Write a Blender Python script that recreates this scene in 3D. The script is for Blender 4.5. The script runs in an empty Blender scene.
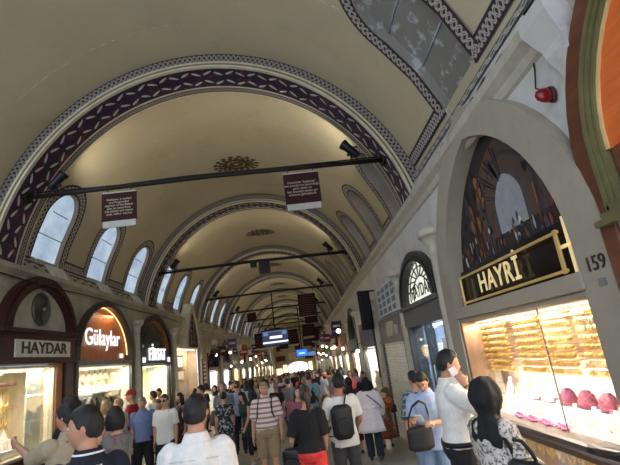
import bpy, bmesh, math, random
import numpy as np
from mathutils import Vector, Matrix, noise

SC = bpy.context.scene
COL = SC.collection
PI = math.pi
CZ = 1.8            # camera height
SLOPE = 0.03        # the street falls gently away from the camera
def gz(y): return -SLOPE * y

# ------------------------------------------------------------------ materials
MATS = {}
def srgb(r, g, b):
    f = lambda c: (c / 255 / 12.92) if c / 255 <= .04045 else ((c / 255 + .055) / 1.055) ** 2.4
    return (f(r), f(g), f(b), 1)
class NT:
    def __init__(s, name):
        s.m = bpy.data.materials.new(name); s.m.use_nodes = True
        s.t = s.m.node_tree; s.n = s.t.nodes; s.l = s.t.links
        s.b = s.n['Principled BSDF']
    def add(s, typ, **kw):
        n = s.n.new(typ)
        for k, v in kw.items(): setattr(n, k, v)
        return n
    def put(s, sock, v):
        if hasattr(v, 'is_output') or isinstance(v, bpy.types.NodeSocket): s.l.new(v, sock)
        else: sock.default_value = v
    def math(s, op, a, b=0.0, c=None):
        n = s.add('ShaderNodeMath', operation=op); s.put(n.inputs[0], a); s.put(n.inputs[1], b)
        if c is not None: s.put(n.inputs[2], c)
        return n.outputs[0]
    def coord(s, kind='Object', scale=(1, 1, 1)):
        c = s.add('ShaderNodeTexCoord'); mp = s.add('ShaderNodeMapping'); s.l.new(c.outputs[kind], mp.inputs[0])
        mp.inputs['Scale'].default_value = scale
        return mp.outputs[0]
    def xyz(s, v):
        n = s.add('ShaderNodeSeparateXYZ'); s.l.new(v, n.inputs[0]); return n.outputs
    def noise(s, vec, scale, detail=3, rough=.55):
        n = s.add('ShaderNodeTexNoise'); s.l.new(vec, n.inputs['Vector']); n.inputs['Scale'].default_value = scale
        n.inputs['Detail'].default_value = detail; n.inputs['Roughness'].default_value = rough
        return n.outputs[0]
    def ramp(s, fac, stops, interp='LINEAR'):
        n = s.add('ShaderNodeValToRGB'); s.l.new(fac, n.inputs[0]); cr = n.color_ramp; cr.interpolation = interp
        while len(cr.elements) < len(stops): cr.elements.new(.5)
        for e, (p, c) in zip(cr.elements, stops): e.position = p; e.color = c
        return n.outputs[0]
    def mix(s, fac, a, b):
        n = s.add('ShaderNodeMix', data_type='RGBA'); s.put(n.inputs[0], fac); s.put(n.inputs[6], a); s.put(n.inputs[7], b)
        return n.outputs[2]
    def bump(s, h, strength=.2, dist=.01):
        n = s.add('ShaderNodeBump'); s.l.new(h, n.inputs['Height']); n.inputs['Strength'].default_value = strength
        n.inputs['Distance'].default_value = dist; s.l.new(n.outputs[0], s.b.inputs['Normal'])
    def set(s, color=None, rough=.6, metal=0., emit=None, strength=0.):
        if color is not None: s.put(s.b.inputs['Base Color'], color)
        s.put(s.b.inputs['Roughness'], rough); s.put(s.b.inputs['Metallic'], metal)
        if emit is not None:
            s.put(s.b.inputs['Emission Color'], emit); s.b.inputs['Emission Strength'].default_value = strength
        return s.m
def M(name, rgb=None, rough=.6, metal=0., var=.12, scale=6., bump=0., emit=None, strength=0.):
    """plain material with a little wear noise; rgb 0-255"""
    if name in MATS: return MATS[name]
    t = NT(name); c = srgb(*rgb)
    v = t.coord('Object'); n = t.noise(v, scale)
    dark = tuple(x * (1 - var) for x in c[:3]) + (1,); lite = tuple(min(1, x * (1 + var)) for x in c[:3]) + (1,)
    col = t.ramp(n, [(.3, dark), (.7, lite)])
    if bump: t.bump(t.noise(v, scale * 6), bump)
    MATS[name] = t.set(col, rough, metal, srgb(*emit) if emit else None, strength)
    return MATS[name]

# ------------------------------------------------------------------ mesh builder
class MB:
    def __init__(s): s.v = []; s.f = []; s.mi = []; s.uv = {}; s.smooth = []
    def face(s, idx, mat=0, uv=None, smooth=False):
        if uv is not None: s.uv[len(s.f)] = uv
        s.f.append(tuple(idx)); s.mi.append(mat); s.smooth.append(smooth)
    def pts(s, P):
        b = len(s.v); s.v.extend([tuple(p) for p in P]); return b
    def poly(s, P, mat=0, uv=None):
        b = s.pts(P); s.face(range(b, b + len(P)), mat, uv)
    def box(s, c, d, mat=0, rot=None):
        hx, hy, hz = d[0] / 2, d[1] / 2, d[2] / 2
        P = [Vector((x, y, z)) for x in (-hx, hx) for y in (-hy, hy) for z in (-hz, hz)]
        if rot is not None: P = [rot @ p for p in P]
        b = s.pts([p + Vector(c) for p in P])
        for q in ((0, 1, 3, 2), (4, 6, 7, 5), (0, 4, 5, 1), (2, 3, 7, 6), (0, 2, 6, 4), (1, 5, 7, 3)): s.face([b + i for i in q], mat)
    def span(s, a, c, mat=0):
        s.box([(a[i] + c[i]) / 2 for i in range(3)], [abs(c[i] - a[i]) for i in range(3)], mat)
    def rings(s, R, mat=0, cap=True, smooth=True, closed=True):
        n = len(R[0]); B = [s.pts(r) for r in R]
        for k in range(len(R) - 1):
            for i in range(n if closed else n - 1):
                j = (i + 1) % n
                s.face((B[k] + i, B[k] + j, B[k + 1] + j, B[k + 1] + i), mat, None, smooth)
        if cap and closed:
            s.face([B[0] + i for i in reversed(range(n))], mat); s.face([B[-1] + i for i in range(n)], mat)
    def tube(s, path, r, n=8, mat=0, smooth=True, cap=True, flat=1.0):
        path = [Vector(p) for p in path]
        rs = r if isinstance(r, (list, tuple)) else [r] * len(path)
        R = []; up = None
        for i, p in enumerate(path):
            d = (path[min(i + 1, len(path) - 1)] - path[max(i - 1, 0)])
            d = d.normalized() if d.length > 1e-9 else Vector((0, 0, 1))
            if up is None: up = d.orthogonal().normalized()
            a = (up - d * up.dot(d));
            a = a.normalized() if a.length > 1e-6 else d.orthogonal().normalized()
            up = a; b = d.cross(a)
            R.append([p + (a * math.cos(2 * PI * k / n) + b * flat * math.sin(2 * PI * k / n)) * rs[i] for k in range(n)])
        s.rings(R, mat, cap, smooth)
    def lathe(s, prof, c, n=16, mat=0, smooth=True):
        s.rings([[(c[0] + r * math.cos(2 * PI * k / n), c[1] + r * math.sin(2 * PI * k / n), c[2] + z) for k in range(n)] for r, z in prof], mat, True, smooth)
    def ball(s, c, r, n=10, m=7, mat=0):
        r = r if isinstance(r, (tuple, list)) else (r, r, r)
        s.rings([[(c[0] + r[0] * max(.02, math.sin(PI * j / m)) * math.cos(2 * PI * k / n), c[1] + r[1] * max(.02, math.sin(PI * j / m)) * math.sin(2 * PI * k / n), c[2] - r[2] * math.cos(PI * j / m)) for k in range(n)] for j in range(m + 1)], mat)
    def torus(s, c, R, r, axis=1, n=18, m=6, mat=0, sq=1.0):
        RR = []
        for i in range(n + 1):
            a = 2 * PI * i / n; ring = []
            for k in range(m):
                b = 2 * PI * k / m; rad = R + r * math.cos(b); h = r * sq * math.sin(b)
                q = [rad * math.cos(a), rad * math.sin(a), h]
                if axis == 1: q = [q[0], q[2], q[1]]
                if axis == 0: q = [q[2], q[0], q[1]]
                ring.append((c[0] + q[0], c[1] + q[1], c[2] + q[2]))
            RR.append(ring)
        s.rings(RR, mat, False)
    def strip(s, A, B, mat=0, uscale=None, smooth=False, v0=0., v1=1.):
        """band between two polylines, uv u = length / uscale, v = v0..v1"""
        a = s.pts(A); b = s.pts(B); u = 0
        for i in range(len(A) - 1):
            du = ((Vector(A[i + 1]) - Vector(A[i])).length + (Vector(B[i + 1]) - Vector(B[i])).length) / 2 / (uscale or 1)
            s.face((a + i, a + i + 1, b + i + 1, b + i), mat, [(u, v0), (u + du, v0), (u + du, v1), (u, v1)], smooth)
            u += du
    def mesh(s, name, mats, off=(0, 0, 0)):
        me = bpy.data.meshes.new(name)
        me.from_pydata([(p[0] - off[0], p[1] - off[1], p[2] - off[2]) for p in s.v], [], s.f)
        for m in (mats if isinstance(mats, (list, tuple)) else [mats]): me.materials.append(m)
        if s.uv:
            ul = me.uv_layers.new(name='UVMap').data
            for i, p in enumerate(me.polygons):
                q = s.uv.get(i)
                if q:
                    for k, li in enumerate(p.loop_indices): ul[li].uv = q[k]
        for p, mi, sm in zip(me.polygons, s.mi, s.smooth): p.material_index = mi; p.use_smooth = sm
        me.update()
        return me
    def build(s, name, mats, parent=None, bevel=0, origin=None):
        off = origin if origin is not None else (world_loc(parent) if parent else (0, 0, 0))
        o = bpy.data.objects.new(name, s.mesh(name, mats, off)); COL.objects.link(o)
        if parent: o.parent = parent
        elif origin is not None: o.location = origin
        if bevel:
            b = o.modifiers.new('edge', 'BEVEL'); b.width = bevel; b.segments = 2; b.limit_method = 'ANGLE'
        return o
def world_loc(o):
    v = Vector((0, 0, 0))
    while o is not None: v = v + o.location; o = o.parent
    return v
def tag(o, label, cat, group=None, kind=None):
    o['label'] = label; o['category'] = cat
    if group: o['group'] = group
    if kind: o['kind'] = kind
    return o
def thing(name, label, cat, loc=(0, 0, 0), rz=0, group=None):
    o = bpy.data.objects.new(name, None); COL.objects.link(o); o.empty_display_size = .1
    o.location = loc; o.rotation_euler = (0, 0, rz)
    return tag(o, label, cat, group)
def struct(name, mb, mats, label=None):
    o = mb.build(name, mats); o['kind'] = 'structure'
    tag(o, label or name.replace('_', ' '), 'building')
    o['kind'] = 'structure'
    return o
def copy_tree(src, parent=None):
    c = src.copy(); COL.objects.link(c)
    if parent is not None: c.parent = parent
    for ch in src.children: copy_tree(ch, c)
    return c
def text(name, body, size, mat, right, pos, parent=None, depth=.01, up=(0, 0, 1), align='CENTER', space=1.0, bold=0., xs=1.0):
    cu = bpy.data.curves.new('t', 'FONT'); cu.body = body; cu.size = size; cu.extrude = depth
    cu.align_x = align; cu.align_y = 'CENTER'; cu.space_character = space; cu.offset = bold; cu.resolution_u = 4
    t = bpy.data.objects.new('t', cu); COL.objects.link(t)
    bpy.context.view_layer.update()
    me = bpy.data.meshes.new_from_object(t.evaluated_get(bpy.context.evaluated_depsgraph_get()))
    bpy.data.objects.remove(t)
    r = Vector(right).normalized(); u = Vector(up); nrm = r.cross(u)
    off = world_loc(parent) if parent else Vector((0, 0, 0))
    me.transform(Matrix(((r.x * xs, u.x, nrm.x, pos[0] - off.x), (r.y * xs, u.y, nrm.y, pos[1] - off.y), (r.z * xs, u.z, nrm.z, pos[2] - off.z), (0, 0, 0, 1))))
    me.materials.clear(); me.materials.append(mat)
    o = bpy.data.objects.new(name, me); COL.objects.link(o)
    if parent: o.parent = parent
    return o
def lamp(kind, loc, energy, color=(1, 1, 1), size=.3, size_y=None, aim=None, spot=None, name='lamp_light'):
    L = bpy.data.lights.new(name, kind); L.energy = energy; L.color = color
    if kind == 'AREA':
        L.size = size
        if size_y: L.shape = 'RECTANGLE'; L.size_y = size_y
    else: L.shadow_soft_size = size
    if kind == 'SPOT': L.spot_size = spot or 1.6; L.spot_blend = .8
    o = bpy.data.objects.new(name, L); COL.objects.link(o); o.location = loc
    if aim is not None:
        o.rotation_euler = (Vector(aim) - Vector(loc)).to_track_quat('-Z', 'Y').to_euler()
    return o

# ------------------------------------------------------------------ openings in walls and vaults
def arch(t, point):
    t = min(1, abs(t)); r = math.sqrt(max(0, 1 - t * t))
    return (1 - point) * r + point * (1 - t)
def hole_top(h, y):
    return h['ss'] + (h['st'] - h['ss']) * arch((y - h['yc']) / h['hw'], h.get('pt', 0))
def outline(h, g=0., n=22, drop=None):
    """arched outline as (y, s) from bottom at -y side over the top to the bottom at +y side, grown by g"""
    hw = h['hw'] + g; st = h['st'] + g * h.get('gs', 1); sb = h['sb'] if drop is None else drop
    P = [(h['yc'] - hw, sb), (h['yc'] - hw, (sb + h['ss']) / 2)]
    for i in range(n + 1):
        a = PI - PI * i / n; t = math.cos(a)
        P.append((h['yc'] + hw * t, h['ss'] + (st - h['ss']) * arch(t, h.get('pt', 0))))
    return P + [(h['yc'] + hw, (sb + h['ss']) / 2), (h['yc'] + hw, sb)]
def holed(mb, f, ys, holes, s0, s1, n, mat=0, smooth=True):
    Y = set(round(y, 4) for y in ys)
    for h in holes:
        for i in range(25): Y.add(round(h['yc'] + h['hw'] * math.cos(PI * i / 24), 4))
    Y = sorted(y for y in Y if min(ys) - 1e-6 <= y <= max(ys) + 1e-6)
    for a, b in zip(Y, Y[1:]):
        if b - a < 1e-4: continue
        m = (a + b) / 2; hs = [h for h in holes if abs(m - h['yc']) < h['hw']]
        def quad(lo, hi, k):
            A = [f(a, lo(a) + (hi(a) - lo(a)) * i / k) for i in range(k + 1)]; B = [f(b, lo(b) + (hi(b) - lo(b)) * i / k) for i in range(k + 1)]
            ia = mb.pts(A); ib = mb.pts(B)
            for i in range(k): mb.face((ia + i, ib + i, ib + i + 1, ia + i + 1), mat, None, smooth)
        if hs:
            h = hs[0]
            if h['sb'] - s0 > 1e-3: quad(lambda y: s0, lambda y: h['sb'], max(1, n // 4))
            quad(lambda y: hole_top(h, y), lambda y: s1, n)
        else: quad(lambda y: s0, lambda y: s1, n)
def arch_frame(mb, f, h, g0, g1, d0, d1, mat=0, n=22, drop=None, closed_bottom=False):
    """solid arched frame: between outlines grown by g0 and g1, depth from d0 (back) to d1 (front); f(y, s, d)"""
    I = outline(h, g0, n, drop); O = outline(h, g1, n, drop)
    q = lambda L, d: [f(y, s, d) for y, s in L]
    mb.strip(q(I, d1), q(O, d1), mat); mb.strip(q(I, d0), q(I, d1), mat); mb.strip(q(O, d1), q(O, d0), mat)
    for e in (0, -1):
        mb.poly([f(*I[e], d0), f(*I[e], d1), f(*O[e], d1), f(*O[e], d0)], mat)
def arch_panel(mb, f, h, g, d, mat=0, n=22, drop=None):
    L = outline(h, g, n, drop)
    b = mb.pts([f(y, s, d) for y, s in L]); k = len(L)
    for i in range(k // 2 - 1 + (k % 2)): 
        j = k - 1 - i
        if i + 1 < j - 1: mb.face((b + i, b + i + 1, b + j - 1, b + j), mat)
        elif i + 1 <= j - 1: mb.face((b + i, b + i + 1, b + j), mat)
# ------------------------------------------------------------------ patterned materials
def m_tracery(name, pale, dark, k=2.2, edge=.42, thick=.075):
    t = NT(name); c = t.add('ShaderNodeUVMap'); o = t.xyz(c.outputs[0]); u, v = o[0], o[1]
    vv = t.math('SUBTRACT', v, .5)
    s = t.math('MULTIPLY', t.math('SINE', t.math('MULTIPLY', u, k * 2)), .27)
    c2 = t.math('MULTIPLY', t.math('SINE', t.math('MULTIPLY', u, k * 4)), .13)
    a = t.math('ABSOLUTE', t.math('SUBTRACT', vv, s)); b = t.math('ABSOLUTE', t.math('ADD', vv, s))
    d = t.math('ABSOLUTE', t.math('SUBTRACT', t.math('ABSOLUTE', vv), t.math('ADD', c2, .14)))
    m = t.math('MINIMUM', t.math('MINIMUM', a, b), d)
    line = t.math('LESS_THAN', m, thick)
    inner = t.math('LESS_THAN', t.math('ABSOLUTE', vv), edge)
    rim = t.math('GREATER_THAN', t.math('ABSOLUTE', vv), .475)
    f = t.math('MAXIMUM', t.math('MULTIPLY', line, inner), t.math('MULTIPLY', rim, 0.0))
    n = t.noise(t.coord('Object'), 14)
    p2 = t.mix(t.math('MULTIPLY', n, .5), srgb(*pale), tuple(x * .55 for x in srgb(*pale)[:3]) + (1,))
    MATS[name] = t.set(t.mix(f, srgb(*dark), p2), .75); return t.m
def m_floral(name):
    t = NT(name); v = t.coord('UV')
    vo = t.add('ShaderNodeTexVoronoi'); t.l.new(v, vo.inputs['Vector']); vo.inputs['Scale'].default_value = 3.2
    n = t.noise(v, 7, 3)
    m = t.math('LESS_THAN', t.math('ADD', vo.outputs['Distance'], t.math('MULTIPLY', n, .5)), .52)
    base = t.ramp(t.noise(v, 2.5), [(.35, srgb(24, 14, 44)), (.65, srgb(48, 18, 48))])
    MATS[name] = t.set(t.mix(m, base, srgb(92, 30, 34)), .6); return t.m
def m_plaster(name, a, b, stain, scale=.5, amount=.5):
    t = NT(name); v = t.coord('Object'); n = t.noise(v, scale, 6, .6); n2 = t.noise(v, scale * 5, 5, .6)
    base = t.ramp(n, [(.3, srgb(*a)), (.7, srgb(*b))])
    f = t.ramp(n2, [(.55, (0, 0, 0, 1)), (.8, (amount, amount, amount, 1))])
    t.bump(t.noise(v, 18, 5), .12, .01)
    MATS[name] = t.set(t.mix(f, base, srgb(*stain)), .85); return t.m
def m_wood(name, a, b, axis=(1, 1, 8), rough=.35, scale=3):
    t = NT(name); v = t.coord('Object', axis); n = t.noise(v, scale, 5, .6)
    MATS[name] = t.set(t.ramp(n, [(.3, srgb(*a)), (.7, srgb(*b))]), rough); return t.m
def m_floor(name):
    t = NT(name); v = t.coord('Object'); br = t.add('ShaderNodeTexBrick'); t.l.new(v, br.inputs['Vector'])
    br.inputs['Scale'].default_value = 1.0; br.inputs['Brick Width'].default_value = .8; br.inputs['Row Height'].default_value = .5
    br.inputs['Mortar Size'].default_value = .006; br.inputs['Color1'].default_value = srgb(172, 166, 150)
    br.inputs['Color2'].default_value = srgb(150, 145, 130); br.inputs['Mortar'].default_value = srgb(92, 88, 80)
    n = t.noise(v, 5, 6); c = t.mix(t.ramp(n, [(.4, (0, 0, 0, 1)), (.8, (.6, .6, .6, 1))]), br.outputs['Color'], srgb(120, 114, 100))
    MATS[name] = t.set(c, .28); return t.m
def m_glass(name, tint=(1, 1, 1), gloss=.08):
    t = NT(name); t.n.remove(t.b); tr = t.add('ShaderNodeBsdfTransparent'); tr.inputs[0].default_value = (*tint, 1)
    g = t.add('ShaderNodeBsdfGlossy'); g.inputs['Roughness'].default_value = .03
    mx = t.add('ShaderNodeMixShader'); lw = t.add('ShaderNodeLayerWeight'); lw.inputs[0].default_value = .25
    t.put(mx.inputs[0], t.math('ADD', t.math('MULTIPLY', lw.outputs['Fresnel'], .35), gloss * .4))
    t.l.new(tr.outputs[0], mx.inputs[1]); t.l.new(g.outputs[0], mx.inputs[2])
    t.l.new(mx.outputs[0], t.n['Material Output'].inputs[0]); MATS[name] = t.m; return t.m
def m_emit(name, rgb, strength, var=0., scale=4., rgb2=None):
    t = NT(name); v = t.coord('Object')
    c = srgb(*rgb)
    if rgb2: c = t.ramp(t.noise(v, scale, 4), [(.35, srgb(*rgb)), (.65, srgb(*rgb2))])
    MATS[name] = t.set(srgb(40, 40, 40), .4, 0, c, strength); return t.m
def m_stripes(name, pale, dark, period, duty=.4, axis=2, rough=.8):
    t = NT(name); o = t.xyz(t.coord('Object'))[axis]
    m = t.math('LESS_THAN', t.math('FRACT', t.math('DIVIDE', o, period)), duty)
    MATS[name] = t.set(t.mix(m, srgb(*pale), srgb(*dark)), rough); return t.m
def m_plaid(name, base, c1, c2, period=.07):
    t = NT(name); o = t.xyz(t.coord('Object'))
    a = t.math('LESS_THAN', t.math('FRACT', t.math('DIVIDE', o[2], period)), .4)
    h = t.math('ADD', o[0], o[1]); b = t.math('LESS_THAN', t.math('FRACT', t.math('DIVIDE', h, period)), .4)
    l = t.math('MAXIMUM', t.math('LESS_THAN', t.math('FRACT', t.math('DIVIDE', o[2], period)), .07), t.math('LESS_THAN', t.math('FRACT', t.math('DIVIDE', h, period)), .07))
    c = t.mix(t.math('MULTIPLY', t.math('ADD', a, b), .5), srgb(*base), srgb(*c1))
    MATS[name] = t.set(t.mix(l, c, srgb(*c2)), .8); return t.m
def m_print(name, base, spot, scale=14, thr=.42, spot2=None):
    t = NT(name); v = t.coord('Object'); n = t.noise(v, scale, 3, .7)
    f = t.ramp(n, [(thr, (0, 0, 0, 1)), (thr + .06, (1, 1, 1, 1))])
    c = t.mix(f, srgb(*base), srgb(*spot))
    if spot2:
        f2 = t.ramp(t.noise(v, scale * .6, 2), [(.58, (0, 0, 0, 1)), (.62, (1, 1, 1, 1))]); c = t.mix(f2, c, srgb(*spot2))
    MATS[name] = t.set(c, .8); return t.m
T_OUT = m_tracery('painted tracery', (156, 150, 138), (40, 30, 38), 3.6, .42, .06)
T_THIN = m_tracery('thin painted tracery', (146, 138, 126), (48, 36, 42), 3.2, .45, .08)
T_FRAME = m_tracery('window border tracery', (182, 172, 162), (48, 34, 42), 3.6, .4, .065)
FLORAL = m_floral('dark floral band')
VAULT = m_plaster('vault plaster', (172, 162, 132), (192, 180, 148), (150, 140, 114), .35, .4)
WALLP = m_plaster('old white wall', (176, 174, 168), (206, 204, 198), (128, 124, 116), .8, .6)
STONE = m_plaster('weathered stone', (150, 143, 124), (184, 177, 158), (100, 92, 78), 1.2, .7)
PEEL = m_plaster('peeling recess paint', (120, 116, 108), (140, 136, 128), (214, 218, 224), 1.0, 1.0)
MOULD = M('olive moulding', (150, 140, 100), .6)
CREAM = M('cream moulding', (196, 188, 162), .7)
LEAF = M('painted leaf', (190, 186, 176), .7)
FLOOR = m_floor('polished stone floor')
IRON = M('dark iron', (38, 34, 28), .55, .6)
BLACK = M('black metal', (18, 18, 20), .45, .3)
GOLD = M('polished gold', (250, 214, 128), .38, .9, .06)
GOLDT = M('gold trim', (232, 208, 140), .2, 1., .05)
GLASS = m_glass('shop glass')
WHITE = M('white display card', (240, 238, 232), .5, 0, .04)
STEEL = M('brushed steel', (150, 150, 150), .35, .9)
# ------------------------------------------------------------------ the vaulted street
XC, ZS = -1.4, 3.49
RA, RB = 3.75, 3.95          # rib radii
VA, VB = 4.06, 4.27          # vault radii
XL, XR = -5.1, 2.1           # shop front planes
RIBS = [7.39 + 7.78 * k for k in range(9)]
RD = .84                     # rib depth along the street
Y0, Y1 = -3.0, 80.0
def vpt(side, y, s, d=0.):
    c = math.cos(s) * side
    return (XC + (VA - d) * c, y, ZS + (VB - d) * math.sin(s))
fL = lambda y, s, d=0.: vpt(-1, y, s, d)
fR = lambda y, s, d=0.: vpt(1, y, s, d)

PANE = m_emit('daylit window pane', (150, 172, 200), 0.62, scale=2.2, rgb2=(196, 212, 226))
PANE_FILL = m_emit('boosted fill pane', (176, 200, 232), 9.0, scale=2.2, rgb2=(206, 220, 236))  # for the unseen near bay: glow boosted to light the right wall
PANE2 = m_emit('dim window pane', (120, 128, 150), 0.35, scale=2.2, rgb2=(150, 160, 178))
REVEAL = m_plaster('window reveal', (150, 138, 122), (172, 160, 142), (120, 106, 92), 1.2, .5)
def vault_window(k, side, yc, hw, sb, st, pane, depth, reveal):
    f = fL if side < 0 else fR
    h = dict(yc=yc, hw=hw, sb=sb, ss=st - hw / 4.1 * 1.15, st=st, gs=1 / 4.1)
    mb = MB(); A = outline(h); B = outline(h, -.05)
    mb.strip([f(y, s) for y, s in A], [f(y, s, -depth) for y, s in B], 0)
    mb.poly([f(*A[0]), f(*A[-1]), f(*B[-1], -depth), f(*B[0], -depth)], 0)
    arch_panel(mb, f, h, -.05, -depth, 1)
    # glazing bars
    for j in range(1, 3):
        s = sb + (st - sb) * j / 3; w = hw * (1 if s < h['ss'] else .55)
        a = Vector(f(yc - w, s, -depth + .02)); b = Vector(f(yc + w, s, -depth + .02)); mb.tube([a, b], .012, 5, 2)
    struct('window_%d' % k, mb, [reveal, pane, M('window lead', (176, 184, 196))])
    return h
wk = 0
bays = [(Y0, RIBS[0])] + [(RIBS[i] + RD, RIBS[i + 1]) for i in range(len(RIBS) - 1)] + [(RIBS[-1] + RD, Y1)]
for bi, (ya, yb) in enumerate(bays):
    HL, HR = [], []
    if bi == 0: cl = [1.2, 3.6, 6.0]; cr = [4.95, 2.55]
    else:
        cl = [ya + 1.15 if bi == 1 else ya + 1.2, ya + 3.55, ya + 6.0]; cr = [ya + 1.1, ya + 3.4, ya + 5.7]
        cl = [c for c in cl if c < yb - .8]; cr = [c for c in cr if c < yb - .8]
    s0L, s0R = .203, .24
    for i, c in enumerate(cl):
        wk += 1; HL.append(vault_window(wk, -1, c, .53, .227, .60, PANE if bi else PANE_FILL, .07, REVEAL))
    for c in cr:
        wk += 1
        if bi == 0: HR.append(vault_window(wk, 1, c, .55, .345, .86, PEEL, .12, PEEL))
        else: HR.append(vault_window(wk, 1, c, .5, .275, .66, PANE2, .5, REVEAL))
    mb = MB(); ys = [ya + (yb - ya) * i / 14 for i in range(15)]
    holed(mb, fL, ys, HL, s0L, PI / 2, 24, 0)
    holed(mb, fR, ys, HR, s0R if bi else .3, PI / 2, 24, 0)
    struct('ceiling', mb, VAULT, 'cream vault bay')
    # painted borders round the windows with the band that joins their feet
    for f, H, a0 in ((fL, HL, .203), (fR, HR, .235 if bi else .3)):
        if not H: continue
        mb = MB(); W = .24
        for h in H:
            I = outline(h, .0); O = outline(h, W)
            mb.strip([f(y, s, .012) for y, s in I], [f(y, s, .012) for y, s in O], 0, W)
        b0 = H[0]['sb'] - .012
        segs = []; e = min(ya, yb) + .02; last = e
        for h in sorted(H, key=lambda q: q['yc']):
            segs.append((last, h['yc'] - h['hw'] - W * .0)); last = h['yc'] + h['hw']
        segs.append((last, yb - .02))
        for p, q in segs:
            if q - p < .1: continue
            n = max(2, int((q - p) / .2))
            mb.strip([f(p + (q - p) * i / n, b0 - .004, .014) for i in range(n + 1)], [f(p + (q - p) * i / n, b0 + .05, .014) for i in range(n + 1)], 0, .21)
        struct('trim_%d' % (bi + 1), mb, T_FRAME, 'painted window borders')
    # medallion at the crown
    if 1 <= bi <= 6:
        yc = (ya + yb) / 2 + .8; mb = MB()
        for j in range(16):
            a = 2 * PI * j / 16
            for rr_, l in ((.16, .16), (.36, .24), (.5, .14), (.64, .16)):
                x, y = rr_ * math.cos(a + rr_), rr_ * .8 * math.sin(a + rr_); P = []
                for q in range(9):
                    t = 2 * PI * q / 8
                    px, py = l * .5 * math.cos(t), .07 * math.sin(t); ca, sa = math.cos(a * 2 + rr_ * 3), math.sin(a * 2 + rr_ * 3)
                    X = x + px * ca - py * sa; Yy = y + px * sa + py * ca
                    th = math.acos(max(-1, min(1, X / VA)))
                    P.append((XC + (VA - .012) * math.cos(th), yc + Yy, ZS + (VB - .012) * math.sin(th)))
                mb.poly(P[:8], 0)
        struct('trim_%d' % (20 + bi), mb, M('medallion ink', (82, 62, 36), .8), 'painted crown medallion')

# transverse ribs
for ri, yr in enumerate(RIBS):
    mb = MB(); n = 72
    TH = [math.radians(5.5) + (PI - math.radians(11)) * i / n for i in range(n + 1)]
    def line(da, y): return [(XC + (RA + da) * math.cos(t), y, ZS + (RB + da) * math.sin(t)) for t in TH]
    d = RD
    mb.strip(line(.34, yr), line(.12, yr), 0, .22)                       # painted band on the face
    mb.strip(line(.12, yr), line(.12, yr - .05), 2); mb.strip(line(.12, yr - .05), line(.075, yr - .05), 2)
    mb.strip(line(.075, yr - .05), line(.06, yr - .01), 1); mb.strip(line(.06, yr - .01), line(.03, yr - .06), 2)
    mb.strip(line(.03, yr - .06), line(0, yr - .05), 2)
    mb.strip(line(0, yr - .05), line(0, yr + .02), 2)
    mb.strip(line(0, yr + .02), line(0, yr + .60), 3, .58)               # dark soffit
    mb.strip(line(0, yr + .60), line(0, yr + .65), 2)
    mb.strip(line(0, yr + .65), line(0, yr + .80), 4, .15)
    mb.strip(line(0, yr + .80), line(0, yr + d), 2); mb.strip(line(0, yr + d), line(.34, yr + d), 2)
    L = (RA + RB) / 2 * (PI - math.radians(11)); cnt = 25
    if ri < 6:
        for j in range(cnt):
            for q, (v0, u0, ang) in enumerate(((.13, .2, 38), (.45, .22, -38), (.17, .72, -38), (.49, .74, 38))):
                P = []
                for w in range(8):
                    t = 2 * PI * w / 8; lx, ly = .115 * math.cos(t), .024 * math.sin(t) * (1.3 + .5 * math.cos(t))
                    a = math.radians(ang); U = (j + u0) * L / cnt + lx * math.cos(a) - ly * math.sin(a); V = v0 + lx * math.sin(a) * .9 + ly * math.cos(a)
                    th = math.radians(5.5) + U / L * (PI - math.radians(11))
                    P.append((XC + (RA - .006) * math.cos(th), yr + .02 + max(.005, min(.57, V * .9)), ZS + (RB - .006) * math.sin(th)))
                mb.poly(P, 5)
    struct('trim_%d' % (40 + ri), mb, [T_OUT, MOULD, CREAM, FLORAL, T_THIN, LEAF], 'painted transverse rib')

# cornices and friezes
def sweep(name, prof, mats, label, ya=Y0, yb=Y1):
    mb = MB()
    for (a, b) in zip(prof, prof[1:]):
        mb.poly([(a[0], ya, a[1]), (a[0], yb, a[1]), (b[0], yb, b[1]), (b[0], ya, b[1])], 0)
    struct(name, mb, mats, label)
sweep('trim_60', [(XL, 3.78), (XL + .05, 3.8), (XL + .05, 3.86), (XL + .16, 3.92), (XL + .18, 4.0), (XL - .02, 4.02)], STONE, 'stone cornice')
sweep('trim_61', [(XR, 3.80), (XR - .03, 3.82), (XR - .05, 3.9), (XR - .12, 3.96), (XR - .13, 4.05), (XR + .02, 4.07)], M('white cornice', (178, 172, 156), .7), 'white cornice')
vl = vpt(-1, 0, .212, -.01); vr = vpt(1, 0, .312, -.01); vr2 = vpt(1, 0, .252, -.01)
mb = MB(); mb.poly([(XL - .02, Y0, 4.0), (XL - .02, Y1, 4.0), (vl[0] + .01, Y1, vl[2] + .02), (vl[0] + .01, Y0, vl[2] + .02)])
struct('wall_frieze', mb, STONE, 'stone frieze under the windows')
mb = MB()
mb.poly([(XR, Y0, 4.05), (XR, RIBS[0] + .4, 4.05), (vr[0], RIBS[0] + .4, vr[2]), (vr[0], Y0, vr[2])])
mb.poly([(XR, RIBS[0] + .4, 4.05), (XR, Y1, 4.05), (vr2[0], Y1, vr2[2]), (vr2[0], RIBS[0] + .4, vr2[2])])
struct('wall_upper', mb, WALLP, 'white plaster above the cornice')
SCROLL = m_tracery('carved scroll panel', (168, 160, 138), (62, 56, 46), 1.4, .4, .09)
BLOCK = M('white frieze block', (204, 202, 188), .8)
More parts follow.
